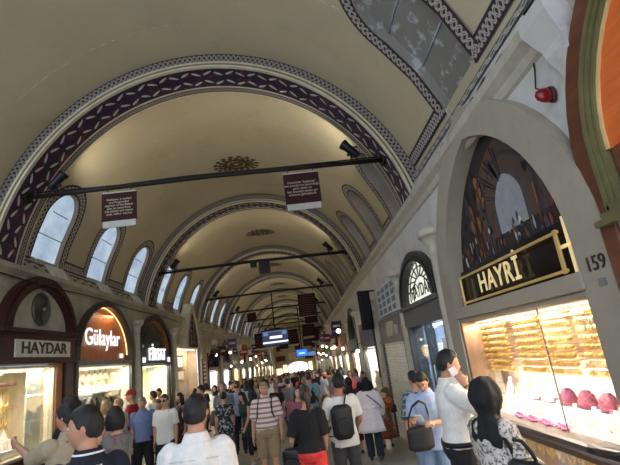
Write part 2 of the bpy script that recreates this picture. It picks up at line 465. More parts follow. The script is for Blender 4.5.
# left frieze: scroll panels between plain white blocks
def fz(y, v, out=.0):  # v 0..1 up the left frieze
    return (XL - .02 + (vl[0] - XL + .03) * v + out, y, 4.0 + (vl[2] - 3.98) * v)
mb = MB(); y = 3.0
while y < 60:
    if not any(r - 2.2 < y < r + RD + .1 and False for r in RIBS):
        mb.strip([fz(y + .06, .08, .02), fz(y + 1.44, .08, .02)], [fz(y + .06, .78, .03), fz(y + 1.44, .78, .03)], 0, .36)
        a = [fz(y + 1.56, .02, .05), fz(y + 2.18, .02, .05), fz(y + 2.18, .9, .07), fz(y + 1.56, .9, .07)]; mb.poly(a, 1)
        mb.poly([a[0], a[3], fz(y + 1.56, .9), fz(y + 1.56, .02)], 1); mb.poly([a[1], a[2], fz(y + 2.18, .9), fz(y + 2.18, .02)], 1); mb.poly([a[0], a[1], fz(y + 2.18, .02), fz(y + 1.56, .02)], 1)
    y += 2.4
struct('trim_62', mb, [SCROLL, BLOCK], 'scroll panels and white blocks')
# right frieze strip of carved tracery with coloured flower patches
mb = MB()
def fr(y, v, out=0.): return (XR + (vr[0] - XR) * v - out, y, 4.05 + (vr[2] - 4.05) * v)
mb.strip([fr(2.0 + .2 * i, .66, .015) for i in range(27)], [fr(2.0 + .2 * i, .98, .015) for i in range(27)], 0, .24)
for yy, v in ((4.35, .32), (4.05, .38), (3.6, .3), (4.6, .4), (5.4, .3)):
    for r, m_ in ((.17, 1), (.12, 2), (.07, 3)):
        mb.poly([fr(yy + r * math.cos(2 * PI * q / 12), v + r * 1.0 * math.sin(2 * PI * q / 12), .016 + .004 * m_) for q in range(12)], m_)
struct('trim_63', mb, [m_tracery('grey carved strip', (186, 184, 176), (84, 82, 78), 1.6), M('flower white', (196, 192, 186)), M('flower navy', (40, 42, 84)), M('flower rust', (120, 66, 48))], 'painted strip of the right frieze')

# side walls with arched openings for the shop fronts
SHOPL = dict(haydar=dict(yc=8.75, hw=1.12, sb=-3, ss=2.86, st=3.72, pt=.1), gul=dict(yc=11.8, hw=1.62, sb=-3, ss=2.6, st=3.72, pt=.1),
             third=dict(yc=15.75, hw=1.6, sb=-3, ss=2.55, st=3.66, pt=.1), niche=dict(yc=20.1, hw=1.9, sb=-3, ss=2.78, st=2.8))
FARL = [25.6 + 4.2 * i for i in range(12)]
FARR = [13.9 + 3.9 * i for i in range(15)]
for i, c in enumerate(FARL): SHOPL[i] = dict(yc=c, hw=1.45, sb=-3, ss=2.5, st=3.3 if i % 2 else 2.51, pt=.1)
SHOPR = dict(near=dict(yc=1.35, hw=1.0, sb=-3, ss=2.5, st=3.9, pt=.1), hayri=dict(yc=4.32, hw=1.36, sb=-3, ss=2.4, st=3.86, pt=.2),
             lun=dict(yc=7.35, hw=1.12, sb=-3, ss=2.42, st=3.2, pt=.05), shut=dict(yc=10.2, hw=1.3, sb=-3, ss=2.0, st=2.01))
for i, c in enumerate(FARR): SHOPR[i] = dict(yc=c, hw=1.35, sb=-3, ss=2.4, st=3.2 if i % 2 else 2.41, pt=.1)
mb = MB(); holed(mb, lambda y, s: (XL, y, s), [Y0, Y1], list(SHOPL.values()), -3, 4.0, 6, 0, False); struct('wall_left', mb, STONE)
mb = MB(); holed(mb, lambda y, s: (XR, y, s), [Y0, Y1], list(SHOPR.values()), -3, 4.07, 6, 0, False); struct('wall_right', mb, WALLP)
mb = MB(); mb.poly([(XL - 4, Y1, -4), (XR + 3, Y1, -4), (XR + 3, Y1, 9), (XL - 4, Y1, 9)]); struct('wall_back', mb, VAULT)
mb = MB(); nY = 42
for i in range(nY):
    a = Y0 + (Y1 - Y0) * i / nY; b = Y0 + (Y1 - Y0) * (i + 1) / nY
    mb.poly([(XL - .9, a, gz(a)), (XR + .9, a, gz(a)), (XR + .9, b, gz(b)), (XL - .9, b, gz(b))])
struct('floor', mb, FLOOR)

# columns with capitals standing against the walls
def column(x, y, ztop, r, mat, cap_h=.36, square=False):
    mb = MB(); zb = gz(y)
    k = 4 if square else 14; rot = PI / 4 if square else 0
    prof = [(r * 1.5, zb), (r * 1.5, zb + .16), (r * 1.1, zb + .22), (r, zb + .3), (r * .93, ztop - cap_h), (r * 1.15, ztop - cap_h + .03), (r, ztop - cap_h + .07), (r * 1.25, ztop - cap_h * .55), (r * 1.9, ztop - .1), (r * 2.0, ztop - .1), (r * 2.0, ztop)]
    mb.rings([[(x + q * math.cos(2 * PI * i / k + rot), y + q * math.sin(2 * PI * i / k + rot), z) for i in range(k)] for q, z in prof], 0, True, not square)
    struct('column', mb, mat, 'column with capital')
COLW = m_plaster('column stone', (176, 168, 148), (198, 192, 174), (120, 112, 96), 2.5, .6)
for y in (13.78, 17.75, 22.4): column(XL + .1, y, 3.45, .11, COLW)
for y in FARL[:9]: column(XL + .1, y + 2.1, 3.3, .11, COLW)
column(XR - .02, 6.06, 3.32, .12, COLW)
column(XR - .02, 8.66, 3.2, .11, COLW)
for y in FARR[:11]: column(XR - .02, y - 1.95, 3.1, .11, COLW)
# flared white bracket at the near end of the right wall
mb = MB()
prof = [(.03, 3.2), (.06, 3.4), (.1, 3.5), (.2, 3.62), (.22, 3.68), (.26, 3.72), (.34, 3.8), (.4, 3.86), (.4, 3.97)]
mb.rings([[(XR + .05, 2.62 + w * .22, z), (XR - w * .55, 2.62 + w * .22, z), (XR - w * .55, 2.48 - w * .22, z), (XR + .05, 2.48 - w * .22, z)] for w, z in prof], 0, True, False)
struct('trim_64', mb, WALLP, 'flared white bracket')
# ------------------------------------------------------------------ shop fronts
WOODD = m_wood('dark mahogany', (48, 22, 18), (66, 32, 26), (1, 6, 1), .4)
WOODO = m_wood('orange veneer', (206, 92, 30), (228, 118, 48), (1, 1, 9), .35, 2.5)
WOODR = m_wood('reddish brown veneer', (84, 44, 26), (112, 62, 36), (1, 1, 7), .35, 2)
OLIVEG = M('olive gilt moulding', (120, 116, 78), .35, .4)
FRAMEG = M('grey metal frame', (92, 88, 80), .45, .5)
STONEF = m_plaster('beige facing stone', (150, 142, 126), (164, 156, 140), (136, 128, 114), 1.5, .3)
LIT = m_emit('shop lamp tube', (255, 240, 210), 1.6)
DARKG = M('dark tinted panel', (34, 34, 40), .12, .2)
DARKB = M('bronze mirror', (36, 26, 20), .18, .5)
GLOW = M('lit gold letters', (240, 220, 160), .3, .6, .04, emit=(255, 230, 170), strength=.3)
GOLDB = M('gilt sign tube', (226, 200, 130), .28, .8, .04, emit=(255, 214, 140), strength=.06)  # faint glow put into the gilt to brighten it; no lamp
PINKB = M('beige display lining', (226, 200, 176), .7)
CREAMB = M('cream display lining', (236, 226, 200), .7)
SIGNW = M('pale sign board', (206, 206, 190), .5)
INK = M('sign ink', (42, 46, 44), .5)
SILVER = M('old silver relief', (112, 112, 104), .35, .7)
fl = lambda y, z, d=0.: (XL + d, y, z)
frx = lambda y, z, d=0.: (XR - d, y, z)
class Shop:
    """a shop front standing in one of the wall openings; side -1 = left wall, +1 = right wall"""
    def __init__(s, side, label, yc, name='shop_front'):
        s.side = side; s.f = fl if side < 0 else frx; s.X = XL if side < 0 else XR
        s.root = thing(name, label, 'shop front', (s.X, yc, gz(yc)))
        s.right = (0, 1, 0) if side < 0 else (0, -1, 0)
    def P(s, y, z, d=0.): return s.f(y, z, d)
    def span(s, mb, y0, y1, z0, z1, d0, d1, mat=0): mb.span(s.P(y0, z0, d0), s.P(y1, z1, d1), mat)
    def part(s, name, mats, spans, bevel=0, parent=None):
        if name in ('side_post', 'shutter_guide', 'end_lamp', 'shelf', 'meter_box') and len(spans) > 1:
            for q in spans: o = s.part(name, mats, [q], bevel, parent)
            return o
        mb = MB()
        for q in spans: s.span(mb, *q)
        return mb.build(name, mats, parent or s.root, bevel)
    def window(s, y0, y1, z0, z1, depth, frame, lining, fw=.05, lamp_w=40, lamp_c=(1, .9, .72), tilt=.25, glass=True, ext=0.):
        """a display window: frame, pane, lined box and the lamp tube in its ceiling"""
        s.part('window_frame', frame, [(y0 - fw, y0, z0, z1, -.06, .03), (y1, y1 + fw, z0, z1, -.06, .03), (y0 - fw, y1 + fw, z1, z1 + fw, -.06, .03), (y0 - fw, y1 + fw, z0 - fw, z0, -.06, .06)], .006)
        if glass: s.part('glass_pane', GLASS, [(y0, y1, z0, z1, -.004, .004)])
        y1 += ext
        s.part('display_box', lining, [(y0, y1, z0 - .02, z0, -depth, -.06), (y0, y1, z1, z1 + .02, -depth, -.06), (y0 - .02, y0, z0, z1, -depth, -.06), (y1, y1 + .02, z0, z1, -depth, -.06), (y0, y1, z0, z1, -depth - .02, -depth)])
        s.part('lamp_tube', LIT, [(y0 + .1, y1 - .1, z1 - .03, z1 - .01, -.16, -.1)])
        c = Vector(s.P((y0 + y1) / 2, z1 - .05, -.12)); t = Vector(s.P((y0 + y1) / 2, z0 + .3, tilt))
        lamp('AREA', c, lamp_w, lamp_c, y1 - y0 - .2, .06, aim=t) if lamp_w else None
def bust(loc, side, h, mat, label, group, lean=.25):
    """a necklace display bust facing the street"""
    o = thing('display_bust', label, 'display bust', loc, 0, group); mb = MB(); R = []
    for z, w, t in ((0, .42, .3), (.06, .42, .3), (.3, .44, .24), (.5, .36, .2), (.62, .2, .16), (.8, .14, .13), (1, .15, .13)):
        R.append([Vector((-side * ((1 - z) * lean * h) + w * 0 + t * h * .5 * math.cos(2 * PI * i / 12), w * h * math.sin(2 * PI * i / 12), z * h)) for i in range(12)])
    mb.rings(R); m = mb.mesh('form', mat); c = bpy.data.objects.new('form', m); COL.objects.link(c); c.parent = o
    return o
def necklace(loc, side, w, h, mat, label, group, r=.006, lean=.3, heart=False):
    mb = MB(); P = []
    for i in range(21):
        a = 2 * PI * i / 20; y = w / 2 * math.sin(a) * (1 - .25 * math.cos(a)); z = -h / 2 * (1 - math.cos(a)) if True else 0
        P.append((-side * (.01 + (-z) * lean), y, z))
    mb.tube(P, r, 6)
    b = P[10]; mb.ball((b[0] - side * .01, b[1], b[2] - r), (r * 1.6, r * 3, r * 3.2), 8, 5)
    o = mb.build('gold_necklace', mat, None); o.location = loc
    return tag(o, label, 'necklace', group)

HS = -.25
# ---- left: mahogany shop with the white lunette
s = Shop(-1, 'mahogany shop front with white lunette and oval silver medallion on the left wall', 8.75); H = SHOPL['haydar']; s.f = lambda y, z, d=0.: (XL + d, y + HS, z)
h = dict(yc=9.03, hw=1.0, sb=2.86, ss=2.86, st=3.72, pt=.1)
mb = MB(); arch_frame(mb, s.f, h, 0, .24, -.2, .16); arch_frame(mb, s.f, h, .05, .16, .1, .2); mb.build('arch_frame', WOODD, s.root)
mb = MB(); arch_panel(mb, s.f, h, .02, .03); mb.build('lunette_panel', M('pale lunette', (176, 176, 160), .6), s.root)
mb = MB(); c = s.P(9.05, 3.31, .05)
R = [[(c[0] + dd, c[1] + q * .3 * math.cos(2 * PI * i / 24), c[2] + q * .33 * math.sin(2 * PI * i / 24)) for i in range(24)] for q, dd in ((1, -.03), (1, .02), (.92, .035), (.85, .012), (.1, .022))]
mb.rings(R, 0)
for i in range(10):   # twisted leaf relief
    t = i / 9; a = -1.9 + 3.8 * t; mb.ball((c[0] + .03, c[1] + .12 * math.sin(a * 1.6), c[2] + .25 * math.sin(a * .8)), (.02, .07, .05), 8, 5, 1)
mb.ball((c[0] + .04, c[1] + .02, c[2]), (.03, .03, .035), 8, 6, 2)
mb.build('medallion', [SILVER, M('dark relief', (70, 70, 66), .4, .5), M('relief pearl', (170, 170, 160), .3)], s.root)
s.part('lintel', WOODD, [(7.72, 10.26, 2.3, 2.86, -.2, .14), (7.68, 10.3, 2.8, 2.88, -.2, .22), (7.68, 10.3, 2.74, 2.8, -.2, .18), (7.72, 10.26, 2.26, 2.32, -.2, .17)], .01)
sb = s.part('sign_board', SIGNW, [(8.13, 9.98, 2.38, 2.69, .14, .165)], .004)
text('lettering', 'HAYDAR', .29, INK, s.right, s.P(9.05, 2.535, .168), sb, .006, bold=.006, xs=1.32)
s.part('side_post', WOODD, [(9.93, 10.24, gz(10), 2.3, -.2, .12), (7.5, 7.72, gz(7), 2.3, -.2, .12)], .01)
s.part('veneer_post', M('light wood post', (168, 112, 66), .35), [(9.66, 9.9, gz(10), 2.26, -.12, .06)], .01)
s.window(7.72, 9.62, .72, 2.2, .75, M('pale frame', (196, 186, 160), .4), CREAMB, .04, 34, (1, .92, .74))
s.part('plinth', WOODD, [(7.72, 9.93, gz(9), .68, -.1, .1)], .01)
s.part('frosted_side_panel', M('frosted panel', (208, 220, 204), .35), [(9.02, 9.5, .72, 2.2, -.16, -.14)])
s.part('shelf_valance', M('maroon valance', (86, 40, 34), .6), [(7.9, 8.98, 1.93, 1.98, -.6, -.3)], .01)
s.part('display_step', WHITE, [(7.74, 8.98, .74, 1.0, -.74, -.35), (7.74, 8.98, .74, .86, -.35, -.1), (7.74, 8.98, 1.0, 1.3, -.74, -.55)], .01)
for r_ in range(2):
    for c_ in range(9): necklace(s.P(7.86 + c_ * .13, 1.88 - r_ * .34, -.45), -1, .12, .3, GOLD, 'gold necklace hung on the back of the mahogany shop window', 'necklaces hung in the mahogany shop window', .016, .05)
for c_ in range(7): bust(s.P(7.86 + c_ * .17, 1.0, -.45), -1, .2, WHITE, 'white bust in the mahogany shop window display', 'white busts in the mahogany shop window')
for c_ in range(7): bust(s.P(7.86 + c_ * .17, .86, -.22), -1, .16, WHITE, 'white low bust in front row of the mahogany shop window', 'front row busts in the mahogany shop window')

# ---- left: orange arched shop
s = Shop(-1, 'arched shop front with glowing orange panel and white lettering', 11.95); h = dict(yc=11.8, hw=1.55, sb=2.3, ss=2.45, st=3.68, pt=.1)
mb = MB(); arch_frame(mb, s.f, h, 0, .14, -.15, .12); arch_frame(mb, s.f, h, .03, .09, .1, .15); mb.build('arch_frame', FRAMEG, s.root)
mb = MB(); arch_panel(mb, s.f, h, .01, -.08); pn = mb.build('orange_panel', M('orange sign panel', (172, 104, 62), .45), s.root)
lamp('AREA', s.P(12.15, 3.5, .03), 5, (1, .7, .42), 1.2, .05, aim=s.P(12.1, 2.8, -.12))
mb = MB(); I = outline(h, -.02); mb.tube([s.P(y, z, -.03) for y, z in I[2:-2]], .014, 6); mb.build('cove_light', m_emit('warm cove light', (255, 190, 120), 2.2), s.root)
NEON = m_emit('white letter face', (250, 252, 255), .8)
tx = text('lettering', 'Gülaylar', .58, NEON, s.right, s.P(11.72, 2.86, .0), s.root, .01, bold=.003, xs=1.02, space=1.03)
text('small_lettering', '100', .17, NEON, s.right, s.P(12.98, 2.42, -.05), s.root, .01)
s.part('window_lintel', M('grey lintel', (120, 116, 106), .5), [(10.22, 13.38, 2.2, 2.3, -.12, .1)], .01)
s.part('side_post', FRAMEG, [(10.14, 10.26, gz(11), 2.3, -.15, .1), (13.36, 13.5, gz(13), 2.3, -.15, .1)], .01)
s.window(10.3, 13.34, .6, 2.16, .8, M('white frame', (206, 204, 196), .4), CREAMB, .05, 44, (1, .95, .84))
s.part('plinth', FRAMEG, [(10.28, 13.36, gz(12), .55, -.1, .05)], .01)
s.part('shelf', M('glass shelf edge', (180, 190, 184), .2), [(10.32, 13.32, 1.52, 1.55, -.78, -.2), (10.32, 13.32, 1.08, 1.11, -.78, -.15)])
for i in range(6):
    y = 10.8 + i * .44; o = thing('jewel_case', 'white jewellery case on a shelf in the orange panelled shop window', 'display case', s.P(y, 1.55, -.5), 0, 'white cases in the orange panelled shop window')
    mb = MB(); mb.box((0, 0, .02), (.3, .36, .04)); mb.build('base', WHITE, o, .005, (0, 0, 0))
    mb = MB(); mb.box((-.1, 0, .2), (.02, .36, .34), 0, Matrix.Rotation(-.3, 3, 'Y')); mb.build('lid', WHITE, o, .005, (0, 0, 0))
    necklace(s.P(y, 1.82, -.5), -1, .2, .2, GOLD, 'gold necklace lying in a white case of the orange panelled shop window', 'necklaces in the orange panelled shop cases', .01, -.3)
VELVET = M('black velvet', (26, 26, 30), .9)
for i in range(9): bust(s.P(10.78 + i * .29, 1.11, -.4), -1, .3, VELVET if i % 3 else WHITE, 'black velvet bust on lower shelf of the orange panelled shop window' if i % 3 else 'white bust on lower shelf of the orange panelled shop window', 'busts on the lower orange panelled shop shelf')
for i in range(8):
    o = thing('lampshade_display', 'small cream pendant lamp along top of the orange panelled shop window', 'lamp', s.P(10.8 + i * .33, 1.86, -.55), 0, 'small lamps in the orange panelled shop window')
    mb = MB(); mb.lathe([(.02, .16), (.04, .15), (.1, 0)], (0, 0, 0), 12); mb.build('shade', m_emit('cream lamp shade', (255, 236, 190), 1.2) if 'cream lamp shade' not in MATS else MATS['cream lamp shade'], o, 0, (0, 0, 0))
    mb = MB(); mb.tube([(0, 0, .15), (0, 0, .3)], .008, 6); mb.build('rod', BLACK, o, 0, (0, 0, 0))

# ---- left: dark arched shop with white neon sign
s = Shop(-1, 'dark arched shop front with white neon sign over a plain bright window', 15.9); h = dict(yc=15.75, hw=1.5, sb=2.66, ss=2.66, st=3.62, pt=.1)
mb = MB(); arch_frame(mb, s.f, h, 0, .2, -.15, .1, drop=gz(16)); mb.build('arch_frame', M('black lacquer', (26, 26, 28), .3), s.root)
mb = MB(); arch_frame(mb, s.f, h, -.07, .0, -.1, .04); mb.build('copper_edge', M('copper edge', (196, 128, 84), .35, .6), s.root)
mb = MB(); arch_panel(mb, s.f, h, -.02, -.08); mb.build('lunette_glass', M('grey green glass', (62, 72, 68), .1, .1), s.root)
sb = s.part('sign_board', M('black sign board', (30, 26, 26), .35), [(14.26, 17.24, 2.16, 2.66, -.12, .06)], .01)
text('lettering', 'FİRSAT', .56, NEON, s.right, s.P(15.8, 2.44, .08), sb, .02, bold=.008, xs=.9, space=1.12)
s.part('end_lamp', NEON, [(14.34, 14.58, 2.2, 2.36, .06, .09), (16.98, 17.2, 2.2, 2.36, .06, .09)])
s.window(14.3, 17.2, gz(16) + .35, 2.1, .8, M('dark slim frame', (60, 54, 46), .4), M('pale yellow lining', (248, 242, 206), .6), .05, 60, (1, .96, .8))
s.part('display_step', M('pale yellow lining', (248, 242, 206)), [(14.34, 17.16, .0, .75, -.7, -.3)], .01)
for i in range(3): bust(s.P(15.3 + i * .6, .75, -.5), -1, .5, CREAMB, 'cream bust in the plain bright window under the white neon sign', 'busts in the neon sign window')

# ---- left: patterned pointed arch over a wall of lit frames
s = Shop(-1, 'wall stall of lit picture frames below a dark patterned pointed arch', 20.1, 'display_stall'); h = dict(yc=20.1, hw=.95, sb=2.75, ss=2.8, st=4.4, pt=.45)
mb = MB(); arch_frame(mb, s.f, h, 0, .3, -.05, .34); mb.build('arch_surround', CREAM, s.root)
mb = MB(); arch_panel(mb, s.f, h, .02, .28)
for j in range(6):
    for q in (-1, 1):
        for e in (-1, 1):
            c = Vector(s.P(20.1 + q * .26, 2.98 + j * .24, .285)); a = math.radians(32) * q * e
            if abs(hole_top(h, 20.1 + .4) - 0) < c.z: continue
            P = [(c.x, c.y + .2 * math.cos(2 * PI * k / 8) * math.cos(a) - .02 * math.sin(2 * PI * k / 8) * math.sin(a), c.z + e * .03 + .2 * math.cos(2 * PI * k / 8) * math.sin(a) + .02 * math.sin(2 * PI * k / 8) * math.cos(a)) for k in range(8)]
            mb.poly(P, 1)
mb.build('patterned_panel', [M('deep plum paint', (62, 18, 40), .6), LEAF], s.root)
s.part('back_board', M('apricot display board', (226, 206, 178), .7), [(18.15, 22.05, gz(20) - .1, 2.8, -.5, -.45), (18.1, 18.15, gz(20) - .1, 2.8, -.5, -.05), (22.0, 22.1, gz(20) - .1, 2.8, -.5, -.05)])
s.part('top_board', M('apricot display board'), [(18.2, 22.0, 2.72, 2.84, -.5, .1)], .01)
s.part('lamp_tube', LIT, [(18.5, 21.7, 2.66, 2.7, -.1, -.04)])
lamp('AREA', s.P(20.1, 2.62, .0), 24, (1, .86, .7), 3.2, .1, aim=s.P(20.1, 1.2, -.5))
for i, (y, z, w, hh) in enumerate(((19.0, 2.2, .9, .5), (20.4, 2.2, .9, .5), (18.9, 1.65, .8, .36), (20.5, 1.65, 1.1, .4))):
    o = thing('picture_frame', ['gilt framed white sheet high on the lit stall, left one', 'gilt framed white sheet high on the lit stall, right one', 'small gilt framed print low on the lit stall, left one', 'wide gilt framed print low on the lit stall, right one'][i], 'picture frame', s.P(y, z, -.43), 0, 'frames on the lit stall')
    mb = MB()
    for a in ((0, w, 0), (0, -w, 0)): mb.box((.02, a[1] / 2, 0), (.04, .06, hh + .06))
    for b in (1, -1): mb.box((.02, 0, b * hh / 2), (.04, w, .06))
    mb.build('frame', GOLDT, o, 0, (0, 0, 0)); mb = MB(); mb.box((.008, 0, 0), (.012, w, hh)); mb.build('sheet', WHITE, o, 0, (0, 0, 0))
for i in range(7):
    o = necklace(s.P(18.6 + i * .48, 1.25, -.42), -1, .3, .5, M('bead string', (206, 196, 190), .3), 'string of beads hung on the lit stall', 'bead strings on the lit stall', .02, .02)
for i in range(7):
    o = necklace(s.P(18.6 + i * .48, .66, -.40), -1, .3, .4, M('bead string'), 'short string of beads low on the lit stall', 'lower bead strings on the lit stall', .02, .02)
# ---- right: near shop with the orange veneer lunette
s = Shop(1, 'near shop front with orange veneer lunette in a gilt moulded arch', 1.35); h = dict(yc=1.35, hw=1.08, sb=2.8, ss=2.8, st=3.92, pt=.1)
mb = MB(); arch_panel(mb, s.f, h, .02, .06); mb.build('lunette_panel', WOODO, s.root)
mb = MB(); arch_frame(mb, s.f, h, 0, .022, .0, .075); mb.build('light_bead', M('pale bead', (226, 196, 140), .35, .2), s.root)
mb = MB()
for g, d in ((.024, .09), (.058, .105), (.092, .12)): arch_frame(mb, s.f, h, g, g + .03, .0, d, drop=2.34)
for i in range(3):
    for y in (1.35 - 1.12, 1.35 + 1.12): s.span(mb, y - .0 - .07 - .035 * i, y + .07 + .035 * i, 2.42 - .04 * i, 2.46 - .04 * i, 0, .12 + .03 * i)
mb.build('gilt_moulding', OLIVEG, s.root)
mb = MB(); arch_frame(mb, s.f, h, .124, .3, .0, .09, drop=2.34); mb.build('veneer_arch', WOODR, s.root)
s.part('lintel', WOODR, [(.15, 2.45, 2.42, 2.8, -.1, .05)], .01)
s.part('white_post', M('white post', (226, 224, 218), .4), [(2.42, 2.52, gz(2), 2.38, -.05, .1)], .01)
s.part('side_post', WOODR, [(2.52, 2.66, gz(2), 2.38, -.05, .12)], .01)
s.window(.2, 2.4, .8, 2.36, .6, WOODR, PINKB, .05, 30, (1, .85, .65))
# ---- right: big jeweller with the painting and the gold sign
s = Shop(1, 'tall stone arched jeweller front with a painting above its gold lettered sign', 4.32); h = dict(yc=4.3, hw=1.3, sb=2.12, ss=2.35, st=3.86, pt=.22)
mb = MB(); arch_frame(mb, s.f, h, 0, .36, -.3, .1, drop=gz(4) - .05); mb.build('stone_arch', STONEF, s.root)
# the painting: a painted vaulted street, flat canvas with paint patches
mb = MB(); arch_panel(mb, s.f, h, .02, -.1, 0)
rnd = random.Random(5)
def patch(y, z, w, hh, m_, k=0, dz=0.):
    P = [s.P(y + w * math.cos(2 * PI * q / 7 + k) * (1 + .25 * math.sin(q * 2.7 + k)), z + hh * math.sin(2 * PI * q / 7 + k), -.097 + dz) for q in range(7)]
    mb.poly(P, m_)
def inside(y, z, m_=.06): return abs(y - 4.3) < 1.26 and 2.56 < z < hole_top(h, y) - m_
a0 = dict(yc=4.05, hw=.62, sb=2.75, ss=3.1, st=3.62, pt=.2)
for g, m_, d in ((.1, 3, .0006), (0, 1, .001), (-.07, 2, .0014), (-.12, 1, .0018), (-.18, 3, .0022), (-.24, 1, .0026), (-.34, 4, .003)):
    arch_panel(mb, s.f, dict(a0, hw=a0['hw'] + g, st=a0['st'] + g * .9, ss=a0['ss'] + g * .3), 0, -.099 + d, m_)
for i in range(26):      # rib strokes
    a = rnd.uniform(.2, 2.9); r0, r1 = rnd.uniform(.22, .35), rnd.uniform(.5, .75)
    p = (4.05 + r0 * math.cos(a) * .9, 3.05 + r0 * math.sin(a)); q = (4.05 + r1 * math.cos(a), 3.1 + r1 * math.sin(a) * .85)
    if inside(*p) and inside(*q): mb.poly([s.P(p[0] - .008, p[1], -.094), s.P(p[0] + .008, p[1], -.094), s.P(q[0] + .014, q[1], -.094), s.P(q[0] - .014, q[1], -.094)], rnd.choice((0, 3, 5)))
for i in range(240):
    y, z = rnd.uniform(3.1, 5.5), rnd.uniform(2.6, 3.6)
    if not inside(y, z, .12): continue
    if abs(y - 4.05) < .4 and z > 2.85: continue
    w, hh = rnd.uniform(.012, .04), rnd.uniform(.03, .12)
    if z < 2.9: m_ = rnd.choice((3, 4, 6, 7, 8, 9, 5, 1)); w *= .8; hh *= .7
    else: m_ = rnd.choice((0, 5, 5, 3, 9, 6, 5))
    patch(y, z, w, hh, m_, i, .0045 + (i % 7) * .0004)
PM = lambda n, c, r: M(n, c, .75)
PAINT = [PM('paint umber', (46, 34, 30), .3), PM('paint grey lilac', (74, 66, 64), .3), PM('paint dull violet', (56, 48, 50), .3), PM('paint brown', (88, 62, 42), .3), PM('paint pale sky', (150, 152, 156), .3),
         PM('paint black brown', (26, 20, 18), .3), PM('paint ochre', (136, 92, 48), .3), PM('paint rust', (130, 58, 40), .3), PM('paint white', (200, 196, 188), .3), PM('paint slate', (60, 66, 86), .3)]
mb.build('painting', PAINT, s.root)
s.part('mirror_board', DARKB, [(3.02, 5.62, 2.12, 2.58, -.12, -.06)])
mb = MB()
def bar(y0, z0, y1, z1, w=.026, d=.0): s.span(mb, min(y0, y1) - w / 2, max(y0, y1) + w / 2, min(z0, z1) - w / 2, max(z0, z1) + w / 2, d, d + .018)
bar(3.27, 2.49, 5.46, 2.49); bar(3.27, 2.18, 5.46, 2.18); bar(3.3, 2.18, 3.3, 2.49, .045); bar(5.46, 2.18, 5.46, 2.49)
gb = mb.build('gold_box', GOLDB, s.root, .004)
for y0, w, hh, zz in ((3.115, .085, .036, 2.42), (5.6, .05, .03, 2.33)):
    mb = MB(); bar(y0 - w, zz - .25, y0 - w, zz + .16, hh, -.03); bar(y0 + w, zz - .25, y0 + w, zz + .16, hh, -.03); bar(y0 - w, zz - .05, y0 + w + (.1 if w > .06 else -.02), zz - .05, .03, -.03); mb.build('gold_emblem', GLOW if w > .06 else GOLDB, s.root, .004)
text('lettering', 'HAYRİ', .3, GLOW, s.right, s.P(4.46, 2.335, .0), s.root, .004, bold=.003, xs=1.0, space=1.12)
s.part('awning_box', STONEF, [(2.98, 5.66, 2.0, 2.13, -.1, .12), (2.98, 5.66, 1.95, 2.0, -.1, .07)], .01)
text('house_number', '159', .14, M('dark bronze digits', (58, 54, 48), .4, .5), s.right, s.P(2.81, 2.15, .105), s.root, .004, bold=.0)
s.part('number_plate', M('small grey plate', (120, 118, 116), .5), [(2.76, 2.83, 2.0, 2.05, .1, .108)])
s.window(3.06, 5.6, .92, 1.95, .44, M('bronze window frame', (128, 104, 84), .35, .5), PINKB, .05, 38, (1, .88, .68), .1, True, .36)
s.part('mullion', M('slim mullion', (90, 80, 70), .4, .3), [(3.864, 3.871, .92, 1.95, -.006, .006)])
s.part('side_jamb', M('bronze window frame'), [(5.56, 5.68, gz(5), 2.0, -.2, .08)], .01)
text('glass_script', 'ris', .2, M('cream script', (214, 200, 170), .5), s.right, s.P(3.17, 1.78, .012), s.root, .002)
# rounded counter ledge ending in a dark corner
mb = MB(); L = [(5.64, -.02), (3.3, -.02)]
prof = [(-.05, .93), (.1, .93), (.13, .915), (.13, .875), (.1, .86), (-.05, .86)]
mb.rings([[s.P(5.64, z, d) for d, z in prof], [s.P(3.45, z, d) for d, z in prof]], 0, True, False)
mb.build('counter_ledge', M('stone coloured ledge', (84, 74, 66), .4), s.root)
mb = MB(); mb.rings([[s.P(y, z, d * k) for d, z in prof] for y, k in ((3.45, 1), (3.3, .97), (3.2, .85), (3.14, .6), (3.1, .2))], 0, True, True); mb.build('ledge_corner', M('dark rounded corner', (34, 32, 32), .3), s.root)
s.part('display_step', WHITE, [(3.08, 5.58, .92, .97, -.43, -.1), (3.08, 5.58, .92, 1.06, -.43, -.24)], .01)
s.part('magenta_cloth', M('magenta cloth', (92, 22, 44), .85), [(4.1, 4.9, 1.06, 1.074, -.42, -.25)])
lamp('AREA', s.P(4.3, 1.3, -.05), 26, (1, .97, .92), 2.2, .04, aim=s.P(4.3, 1.0, -.3))
# lower display
s.window(3.3, 5.56, gz(4) + .3, .76, .4, M('bronze window frame'), M('warm lower lining', (214, 186, 158), .7), .04, 16, (1, .85, .66))
s.part('kick_plate', M('stone coloured ledge'), [(2.98, 5.66, gz(4) - .1, .14, -.05, .06)], .01)
